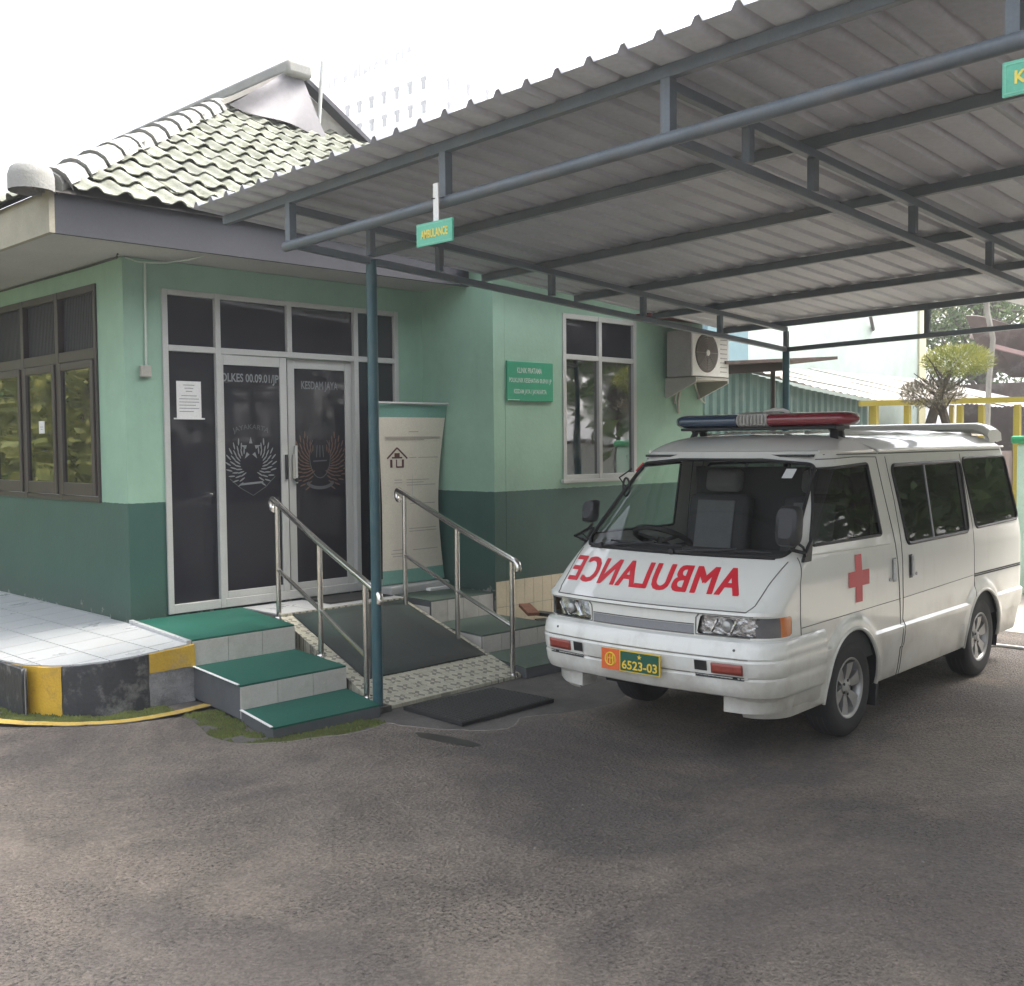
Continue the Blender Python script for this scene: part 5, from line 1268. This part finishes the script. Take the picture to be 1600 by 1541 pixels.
# cabin: dashboard, wheel, seats
d_ = MB(); rws = []
for x, z in ((.52,1.06),(.56,1.135),(.70,1.150),(.82,1.12),(.86,1.02),(.84,.75)): rws.append([(x+.10*(y/.7)**2, y, z) for y in [-.70+1.4*k/14 for k in range(15)]])
d_.grid(rws).build('dashboard', M['van_in'], V)
stw = MB(); cst = Vector((.86,.37,1.17)); nrm_ = Vector((.45,0,.9)).normalized(); u_ = Vector((0,1,0)); w_ = nrm_.cross(u_)
stw.tube([cst+(u_*cos(t)+w_*sin(t))*.185 for t in [2*pi*k/28 for k in range(28)]], .019, 8, True)
for a in (R(20),R(160),R(270)): stw.tube([cst-nrm_*.02, cst+(u_*cos(a)+w_*sin(a))*.18], .012, 6)
stw.tube([cst, cst-nrm_*.3], .03, 8); stw.build('steering_wheel', M['van_trim'], V)
for y in (.38,-.36):
    s_ = MB(); s_.box(1.02,1.50,y-.24,y+.24,.72,.86); o = s_.build('front_seat', M['seat_dark'], V, smooth=40, bevel=.04)
    q = MB(); q.box(-.06,.06,-.24,.24,0,.60).xf(Matrix.Translation((1.50,y,.84)) @ Matrix.Rotation(R(12),4,'Y')); q.build('seat_back', M['seat_dark'], o, smooth=40, bevel=.04)
    q = MB(); q.box(-.012,.0,-.15,.15,.08,.56).xf(Matrix.Translation((1.435,y,.84)) @ Matrix.Rotation(R(12),4,'Y')); q.build('seat_panel', M['seat'], o, smooth=40, bevel=.01)
    q = MB(); q.box(-.045,.045,-.14,.14,.62,.78).xf(Matrix.Translation((1.51,y,.84)) @ Matrix.Rotation(R(12),4,'Y')); q.build('headrest', M['seat'], o, smooth=40, bevel=.035)
MB().box(1.72,1.76,-.66,.66,.50,1.62).build('bulkhead', M['van_in'], V, smooth=None)
MB().box(2.3,4.1,-.25,.25,.5,.95).build('stretcher', M['seat'], V, smooth=None, bevel=.05)
# light bar on the roof
LBX = 1.45; LBZ = 1.94
lb = MB().box(LBX-.10,LBX+.10,-.60,.55,1.872,1.892).build('light_bar', M['van_trim'], V, smooth=None, bevel=.006)
def dome(y0, y1, mat, nm, cap0, cap1):
    m = MB(); rws = []; n = 18
    for k in range(n+1):
        t = k/n; y = y0+(y1-y0)*t
        e0 = min(1, (t*abs(y1-y0))/.10) if cap0 else 1; e1 = min(1, ((1-t)*abs(y1-y0))/.10) if cap1 else 1
        sc_ = min(sqrt(max(.02, 1-(1-e0)**2)), sqrt(max(.02, 1-(1-e1)**2)))
        rws.append([(LBX+.125*sc_*math.copysign(abs(cos(a))**.7, cos(a)), y, LBZ-.004+.046*sc_**.7*math.copysign(abs(sin(a))**.7, sin(a))) for a in [2*pi*q/24 for q in range(25)]])
    m.grid(rws, flip=(y1 > y0)); m.add([rws[0][q] for q in range(24)], [tuple(range(24))]); m.add([rws[-1][q] for q in range(24)], [tuple(range(24))])
    return m.build(nm, mat, lb, smooth=60)
dome(.10,.62,M['bar_blue'],'blue_dome',False,True); dome(-.13,-.70,M['bar_red'],'red_dome',False,True)
sp = MB()
for k in range(9):
    y = -.12+.212*k/8; rr2 = .044+.004*(k % 2)
    sp.tube([(LBX+.118*math.copysign(abs(cos(a))**.8, cos(a)), y, LBZ-.002+rr2*math.copysign(abs(sin(a))**.8, sin(a))) for a in [2*pi*q/24 for q in range(24)]], .009, 6, True)
sp.box(LBX-.105,LBX+.105,-.125,.095,1.905,1.975); sp.build('siren', M['bar_grey'], lb)
MB().tube([(LBX-.02,-.05,1.985),(LBX+.02,-.10,2.005),(LBX+.04,-.16,2.003),(LBX+.05,-.2,1.985)], .012, 8).build('siren_cap', M['white_plastic'], lb)
for y in (-.555,.46):
    m = MB(); m.box(LBX-.06,LBX+.06,y-.03,y+.03,1.862,1.875); m.bar((LBX-.04,y,1.87),(LBX-.07,y-.02*(1 if y<0 else -1),1.80), .05,.03); m.bar((LBX+.04,y,1.87),(LBX+.07,y+.0,1.80), .05,.03); m.box(LBX-.11,LBX+.11,y-.045,y+.045,1.785,1.803)
    m.build('light_bar_foot', M['van_trim'], lb, smooth=None, bevel=.006)
MB().tube([(LBX+.06,-.58,1.80),(LBX+.16,-.63,1.775),(LBX+.24,-.665,1.752),(LBX+.26,-.70,1.735),(LBX+.26,-.715,1.715)], .009, 6).build('light_bar_cable', M['bar_grey'], lb)
# rear roof spoiler
m = MB(); rws = []
for k in range(25):
    y = -.66+1.32*k/24; e = min(1, (.66-abs(y))/.12); drop = .055*(1-e)**2
    prof_ = [(3.86,.005),(3.89,.04),(3.97,.058),(4.10,.055),(4.18,.03),(4.20,-.03),(4.08,-.045),(3.90,-.02)]
    rws.append([(x+.04*(y/.66)**2, y, 1.872-drop+h) for x, h in prof_]+[(3.86+.04*(y/.66)**2, y, 1.872-drop+.005)])
m.grid(rws); m.add(rws[0][:8], [tuple(range(8))]); m.add(rws[-1][:8], [tuple(reversed(range(8)))]); m.build('roof_spoiler', M['van'], V, smooth=50)
for y in (-.63,.63,-.3,.3): MB().box(3.97,4.1,y-.02,y+.02,1.74,1.87).build('spoiler_foot', M['van'], V, smooth=None)
MB().box(4.30,4.40,-.78,.78,.42,.60).build('rear_bumper', M['van'], V, smooth=None, bevel=.03)

# ================================================================== FOLIAGE
def leaf_mat(name, c1, c2):
    m, nt, b = base_mat(name); L = nt.links; oi = nd(nt, 'ShaderNodeNewGeometry'); n = nd(nt, 'ShaderNodeTexNoise', Scale=3.5, Detail=3); L.new(oi.outputs['Position'], n.inputs['Vector'])
    mx = nd(nt, 'ShaderNodeMix', data_type='RGBA'); r = nd(nt, 'ShaderNodeMapRange'); r.inputs[1].default_value = .35; r.inputs[2].default_value = .65; L.new(n.outputs[0], r.inputs[0]); L.new(r.outputs[0], mx.inputs[0]); mx.inputs[6].default_value = c4(c1); mx.inputs[7].default_value = c4(c2)
    L.new(mx.outputs[2], b.inputs['Base Color']); b.inputs['Roughness'].default_value = .6
    tr = nd(nt, 'ShaderNodeBsdfTranslucent'); L.new(mx.outputs[2], tr.inputs[0]); ms = nd(nt, 'ShaderNodeMixShader'); ms.inputs[0].default_value = .25
    L.new(b.outputs[0], ms.inputs[1]); L.new(tr.outputs[0], ms.inputs[2]); L.new(ms.outputs[0], nt.nodes['Material Output'].inputs[0]); return m
M['leaf'] = leaf_mat('leaf_green', (.05,.095,.025), (.12,.18,.05)); M['leaf_y'] = leaf_mat('leaf_yellow', (.14,.17,.05), (.32,.32,.09)); M['leaf_d'] = leaf_mat('leaf_dry', (.14,.13,.10), (.24,.22,.16))
M['bark'] = pbr('bark', (.10,.085,.07), .9, var=.3, scale=8, bump=.8, bscale=40)
def rnd_dir():
    while True:
        v = Vector((random.uniform(-1,1), random.uniform(-1,1), random.uniform(-1,1)))
        if .05 < v.length < 1: return v.normalized()
def leaves(m, c, r, n, size, elong=1.8, up=0):
    c = Vector(c)
    for k in range(n):
        d = rnd_dir(); p = c+Vector((d.x*r[0], d.y*r[1], d.z*r[2]))*random.uniform(.35,1)**.6
        a = (rnd_dir()+Vector((d.x, d.y, d.z+up))*.9).normalized(); b = a.cross(rnd_dir()).normalized(); s_ = size*random.uniform(.6,1.3)
        i = len(m.v); m.v += [tuple(p-b*s_*.3), tuple(p+a*s_*elong*.5-b*s_*.35), tuple(p+a*s_*elong), tuple(p+a*s_*elong*.5+b*s_*.35)]; m.f.append((i,i+1,i+2,i+3))
def tree(name, label, cat, x, y, h, rad, mat, n=2600, size=.11, group=None, base=0, squash=.8, clumps=16, trunk_r=.13):
    t = thing(name, label, cat, (x, y, base), group=group)
    tm = MB(); cr = MB(); tips = []
    lean = (random.uniform(-.3,.3), random.uniform(-.3,.3)); top = Vector((x+lean[0], y+lean[1], base+h*.62))
    tm.tube([(x,y,base),(x+lean[0]*.3,y+lean[1]*.2,base+h*.3),tuple(top)], trunk_r, 8, rr=[trunk_r, trunk_r*.75, trunk_r*.45])
    for k in range(clumps):
        d = rnd_dir(); p = Vector((x+lean[0]+d.x*rad*.75, y+lean[1]+d.y*rad*.75, base+h*.68+d.z*rad*squash*.75)); s0 = Vector((x,y,base)).lerp(top, random.uniform(.45,1))
        tm.tube([tuple(s0), tuple(s0.lerp(p,.5)+Vector((0,0,.1))), tuple(p)], .04, 5, rr=[trunk_r*.35, trunk_r*.2, .01])
        leaves(cr, p, (rad*.42, rad*.42, rad*.34), n//clumps, size)
    tm.build('trunk', M['bark'], t); cr.build('crown', mat, t, smooth=None); return t

# ================================================================== BACKGROUND: sheds, wall, frame, tower
M['green_sheet'] = pbr('green_sheet', (.035,.078,.064), .55, var=.2, scale=1.5, stain=(.10,.12,.10), stain_amt=.5, stain_scale=3)
M['shed_roof'] = pbr('shed_roof', (.34,.31,.28), .7, var=.15, scale=1.2, stain=(.22,.16,.12), stain_amt=.7, stain_scale=1.5)
M['white_wall'] = pbr('white_wall', (.88,.90,.88), .8, var=.06)
M['yellow_steel'] = pbr('yellow_steel', (.36,.28,.04), .5, var=.12)
M['dark_roof'] = pbr('rusty_roof', (.10,.072,.062), .8, var=.3, scale=2, stain=(.30,.27,.26), stain_amt=.7, stain_scale=1.4)
M['tower_win'] = pbr('tower_window', (.05,.055,.06), .5)
M['mint'] = pbr('mint_paint', (.50,.68,.56), .6, var=.1)
M['bin_green'] = pbr('bin_green', (.03,.30,.12), .45, var=.1)
sh = thing('green_shed', 'low shed of dark green corrugated sheet with pale rusty roof', 'shed', (12, 3, 0))
def shz(x): return lerp_tab([(7,3.50),(11.5,3.03),(13.8,2.75),(16.2,2.56),(27,2.56)], x)
prof_ = []
x = 7.6; 
while x < 16.4:
    prof_ += [(x, 2.0), (x+.05, 1.96), (x+.11, 1.96), (x+.16, 2.0)]; x += .22
MB().grid([[(a, b, 0) for a, b in prof_], [(a, b, shz(a)) for a, b in prof_]]).build('sheet_wall', M['green_sheet'], sh, smooth=20)
MB().box(16.38,27,1.98,2.05,0,1.5).build('low_wall', M['dark_roof'], sh, smooth=None)
for k in range(18):
    xa, xb = 7.4+k*1.1, 7.4+(k+1)*1.1-.02; rws = []
    for j in range(5):
        y = 1.75+j*1.0; rws.append([(xa+(xb-xa)*q/16, y, shz(xa+(xb-xa)*q/16)+.02+.012*cos(q*pi/2)+(y-1.75)*.25+.05*mnoise.noise((xa, y*.6, 1))*(1 if k > 3 else 0)) for q in range(17)])
    MB().grid(rws).build('roof_sheet', M['shed_roof'], sh, smooth=30)
for xx in (16.4, 20.2, 24.0): MB().box(xx,xx+.09,1.9,1.99,0,shz(xx)).build('post', M['yellow_steel'], sh, smooth=None)
ww = thing('white_house', 'tall plain white rendered wall of the house behind the shed', 'building', (21, 5.5, 0))
MB().box(16.9,28.3,6.2,9.5,0,8.6).build('wall', pbr('pale_mint_render', (.40,.48,.44), .8, var=.1, stain=(.33,.38,.35), stain_amt=.5), ww, smooth=None); MB().box(27.9,28.34,6.15,6.199,0,8.5).build('corner_strip', pbr('cream_strip', (.6,.56,.35), .7), ww, smooth=None)
MB().box(16.8,28.5,6.0,9.7,8.6,8.75).build('roof', M['white_wall'], ww, smooth=None)
for q in range(2): MB().box(24.5+q*1.5,25.3+q*1.5,6.17,6.199,5.9,7.2).build('window', M['tower_win'], ww, smooth=None)
tl = thing('teal_cabinet_tower', 'pale teal hut seen between air conditioner and white house', 'hut', (16, 5.7, 0))
MB().box(15.2,16.75,5.0,6.5,0,4.6).build('wall', pbr('teal_wall', (.13,.22,.25), .7), tl, smooth=None); MB().box(15.1,16.85,4.9,6.6,4.6,4.7).build('roof', M['dark_roof'], tl, smooth=None)
be = thing('brown_eave', 'thin dark board eave sticking out below the air conditioner', 'eave', (6.9, -1.2, 2.6))
MB().bar((6.42,-1.0,2.67),(7.9,-1.55,2.76), .9, .035).build('board', M['dark_roof'], be, smooth=None); MB().bar((6.42,-1.35,2.60),(7.2,-1.6,2.66), .06, .10).build('beam', M['brown'], be, smooth=None)
MB().tube([(7.6,-1.2,0),(7.6,-1.2,2.72)], .03, 8).build('prop', M['brown'], be)
fy = thing('yellow_frame', 'yellow painted steel frame of posts and rails behind the van', 'frame', (10.1, -2.4, 0))
pts_ = [(9.35,-1.64),(9.64,-1.94),(10.13,-2.42),(10.33,-2.62),(10.65,-2.95),(11.3,-3.6)]
for i, (x, y) in enumerate(pts_): MB().box(x-.035,x+.035,y-.035,y+.035,0,2.24).build('post', M['yellow_steel'], fy, smooth=None)
MB().bar((9.2,-1.5,2.27),(11.5,-3.8,2.32), .08, .07).build('top_rail', M['yellow_steel'], fy, smooth=None); MB().bar((9.2,-1.5,1.1),(11.5,-3.8,1.1), .06, .05).build('rail', M['yellow_steel'], fy, smooth=None)
cb_ = thing('green_bin', 'tall mint green container with bright green lid right of the van', 'container', (9.1,-3.9,0))
MB().box(8.95,9.75,-4.35,-3.55,0,1.74).build('body', M['mint'], cb_, smooth=None, bevel=.04); MB().box(8.9,9.8,-4.4,-3.5,1.74,1.83).build('lid', M['bin_green'], cb_, smooth=None, bevel=.03)
for q in range(3): MB().box(8.935,8.949,-4.3+q*.26,-4.1+q*.26,.2,1.6).build('rib', M['mint'], cb_, smooth=None)
cw = thing('white_cabinet', 'white cabinet standing behind the yellow frame', 'cabinet', (11.5,-2.8,0))
MB().box(11.2,12.2,-3.6,-2.9,0,2.05).build('body', M['white_wall'], cw, smooth=None, bevel=.02); MB().box(11.19,11.199,-3.3,-3.28,.1,1.95).build('door_gap', M['seam'], cw, smooth=None)
# ruined roofs on the right with a pole
dr = thing('sagging_roof', 'sagging brown tiled roof with torn sheets at the right edge', 'roof', (29.5, 3.2, 0))
FAR = lambda p: (-3.917+1.6*(p[0]+3.917), -8.22+1.6*(p[1]+8.22), 1.8+1.6*(p[2]-1.8))
rws = []
for i in range(15):
    u = i/14; rws.append([(15.6+3.2*u+.3*v_, -.25-2.2*u-.5*v_*0, 4.0-1.15*u*u-.35*u-.95*v_/3+.10*mnoise.noise((i*.7, v_*1.3, 5))) for v_ in range(4)])
MB().grid([[FAR(p) for p in r_] for r_ in rws]).build('tile_sheet', M['dark_roof'], dr, smooth=None).modifiers.new('s','SOLIDIFY').thickness = .05
MB().box(28.2,33,1.0,5.0,0,3.4).build('wall', M['dark_roof'], dr, smooth=None)
MB().bar(FAR((16.2,-.1,3.7)),FAR((18.5,-2.4,2.75)), .15, .15).build('ridge_beam', pbr('pale_beam', (.42,.33,.32), .8), dr, smooth=None)
MB().bar(FAR((16.0,-.6,3.45)),FAR((17.6,-1.9,2.95)), .12, .12).build('rafter', pbr('pink_beam', (.36,.24,.23), .8), dr, smooth=None)
MB().bar(FAR((16.6,-.55,4.45)),FAR((17.9,-1.5,4.10)), 1.4, .03).build('loose_sheet', M['white_wall'], dr, smooth=None)
po = thing('leaning_pole', 'pale bent pole in front of the sagging roof', 'pole', (13.5,-1.5,0))
MB().tube([(13.40,-1.45,0),(13.46,-1.49,2.66),(13.54,-1.52,3.36),(13.49,-1.45,3.77),(13.46,-1.42,4.1)], .045, 8).build('shaft', M['timber_grey'], po); MB().lathe([(0,.06),(.06,.03),(.06,-.03),(0,-.06)], (13.46,-1.42,4.13), n=10).build('cap', M['white_strip'], po)
sl = thing('wall_lamp', 'bent cable lamp bracket on the white house wall', 'lamp', (19,6.1,4.5))
MB().tube([(25.0,6.19,4.9),(24.2,5.9,5.3),(23.2,5.8,5.35),(22.6,5.8,5.2)], .05, 6).build('arm', M['brown'], sl); MB().lathe([(0,.1),(.16,.0),(.12,-.12)], (22.5,5.8,5.15), n=12).build('shade', M['brown'], sl)
# clipped two-tier shrub tree
tt = thing('topiary_tree', 'small clipped tree with two spiky tiers behind the van roof', 'tree', (8.0,-3.1,0))
m = MB(); m.tube([(7.86,-2.98,0),(7.88,-3.0,1.9),(7.95,-3.08,2.3),(8.05,-3.18,2.55)], .06, 8, rr=[.075,.065,.045,.02]); m.tube([(8.02,-3.16,0),(8.02,-3.16,1.9),(7.95,-3.1,2.2)], .05, 8)
for k in range(16): 
    a = random.random()*6.3; p = Vector((7.98,-3.1,2.0+random.uniform(0,.5))); m.tube([tuple(p), (p.x+.3*cos(a), p.y+.3*sin(a), p.z+.22)], .01, 5, rr=[.014,.004])
m.build('trunk', M['bark'], tt)
c1 = MB(); leaves(c1, (8.10,-3.22,2.66), (.37,.37,.17), 3400, .013, 5.0, .8); c1.build('crown', M['leaf_y'], tt, smooth=None)
c2 = MB(); leaves(c2, (7.90,-3.02,2.30), (.34,.34,.15), 2300, .013, 5.0, .8); c2.build('lower_crown', M['leaf_d'], tt, smooth=None)
tree('background_tree', 'dense green tree beyond the sagging roof at the right edge', 'tree', 36, 7.5, 11.5, 4.8, M['leaf'], 14000, .13, clumps=30, trunk_r=.25)
tree('background_tree', 'paler tree farther back above the sagging roof', 'tree', 46, 11, 14, 5.5, M['leaf_y'], 9000, .15, clumps=24, trunk_r=.25)
# tower far behind
tw_ = thing('office_tower', 'pale high-rise tower with small dark windows rising behind the tiled roof', 'building', (112,124,0))
TX, TY = 112.0, 124.2
MB().box(TX,TX+42,TY,TY+75,0,67.5).build('facade', M['white_wall'], tw_, smooth=None); MB().box(TX+4,TX+36,TY+6,TY+40,67.5,71).build('roof_block', M['white_wall'], tw_, smooth=None)
def twin(nm, x, y, z, face):
    m = MB()
    if face == 'x': m.box(TX-.25,TX-.01,y-.55,y+.55,z+.35,z+.95); m.box(TX-.2,TX-.01,y-.32,y+.32,z-.95,z+.35)
    else: m.box(x-.35,x+.35,TY-.25,TY-.01,z+.35,z+.95); m.box(x-.22,x+.22,TY-.2,TY-.01,z-.95,z+.35)
    return m
wmx = twin('w', 0, 0, 0, 'x').mesh('window', M['tower_win'], None); wmy = twin('w', 0, 0, 0, 'y').mesh('window', M['tower_win'], None)
for j in range(7):
    for i in range(13):
        o = bpy.data.objects.new('window', wmx); C.objects.link(o); attach(o, tw_); o.location = (0, TY+2.4+i*3.4, 60.0-j*3.8) if True else o.location
    for i in range(5):
        o = bpy.data.objects.new('window', wmy); C.objects.link(o); attach(o, tw_); o.location = (TX+3.2+i*4.3, 0, 60.0-j*3.8)
for o in [o for o in tw_.children if o.name.startswith('window')]:
    if o.data is wmx: pass
m = MB(); k = 0
while k < 16:
    y = TY+28-k*1.45; h = random.uniform(.9,2.0); m.box(TX-.15,TX-.005,y-.12,y+.12,65.2,65.2+h)
    if k % 2: m.box(TX-.15,TX-.006,y-.7,y-.12,65.2+h*random.random()*.7,65.5+h*.7)
    k += 1
m.build('roof_lettering', pbr('faded_letters', (.25,.24,.24), .7), tw_, smooth=None, kind='stuff')
MB().tube([(96.2,135.0,70.5+.0),(96.2,135.0,70)], .2, 6)
# ================================================================== GARDEN BEHIND AND BESIDE THE CAMERA (seen in the glass)
gr_ = thing('garden_wall', 'long pale garden wall across the yard, seen in the door glass', 'wall', (6,-13.5,0))
MB().box(-14,30,-13.2,-13,0,1.7).build('wall', M['white_wall'], gr_, smooth=None); MB().box(-14,30,-13.3,-12.9,1.7,1.8).build('coping', M['dark_roof'], gr_, smooth=None)
for i, (x, y, h, r) in enumerate(((-6,-18,8,4.0),(0,-17.5,9,4.6),(6,-18,8.5,4.5),(12,-17.5,9,4.8),(16.5,-10.5,7.5,4.0),(22,-12,8,4.2),(28,-12.5,9,4.8),(36,-14,10,5.2))):
    tree('garden_tree', 'broad green tree across the yard, %s from the left' % 'first second third fourth fifth sixth seventh eighth'.split()[i], 'tree', x, y, h, r, M['leaf'], 6500, .26, group='trees behind the garden wall', squash=.95, clumps=26)
for i, (x, y, h, r) in enumerate(((-4.8,11.0,4.8,2.2),(-5.6,14.2,5.0,2.3),(-5.2,17.6,5.6,2.5),(-6.5,21.5,7.0,3.0),(-9,15,7.5,3.2))):
    tree('garden_tree', 'leafy tree on the lawn left of the terrace, %s from the building' % 'first second third fourth fifth'.split()[i], 'tree', x, y, h, r, M['leaf'] if i % 2 else M['leaf_y'], 6000, .15, group='trees beside the terrace', squash=1.1, clumps=24)
hd = MB()
struct(MB().add([(-40,2.2,.012),(-2.6,2.2,.012),(-2.6,45,.012),(-40,45,.012)], [(0,1,2,3)]).build('lawn', pbr('lawn', (.10,.13,.03), .9, var=.4, scale=2, fine=.4), smooth=None))
for k in range(30):
    for q in range(3): leaves(hd, (-4.4-q*.8+random.uniform(-.3,.3), 3.0+k*.8, .45+q*.45), (.6,.6,.5+.15*q), 130, .10)
o = hd.build('flower_hedge', M['leaf_y'], smooth=None); o['label'] = 'low yellow-green hedge along the left side of the yard'; o['category'] = 'hedge'; o['kind'] = 'stuff'
# ================================================================== HAZE (air volume added for the veil of lens glare)
hz = MB().box(-205,305,-205,305,-1.1,76)
ho = hz.build('haze', None, smooth=None); hm_ = bpy.data.materials.new('glare_haze'); hm_.use_nodes = True; hn = hm_.node_tree; hn.nodes.clear()
pv = hn.nodes.new('ShaderNodeVolumePrincipled'); pv.inputs['Color'].default_value = (.95,.97,1,1); pv.inputs['Density'].default_value = .0021; pv.inputs['Anisotropy'].default_value = .35
om = hn.nodes.new('ShaderNodeOutputMaterial'); hn.links.new(pv.outputs[0], om.inputs['Volume']); ho.data.materials.append(hm_); ho['kind'] = 'stuff'; ho['label'] = 'pale haze added in place of lens glare'; ho['category'] = 'haze'
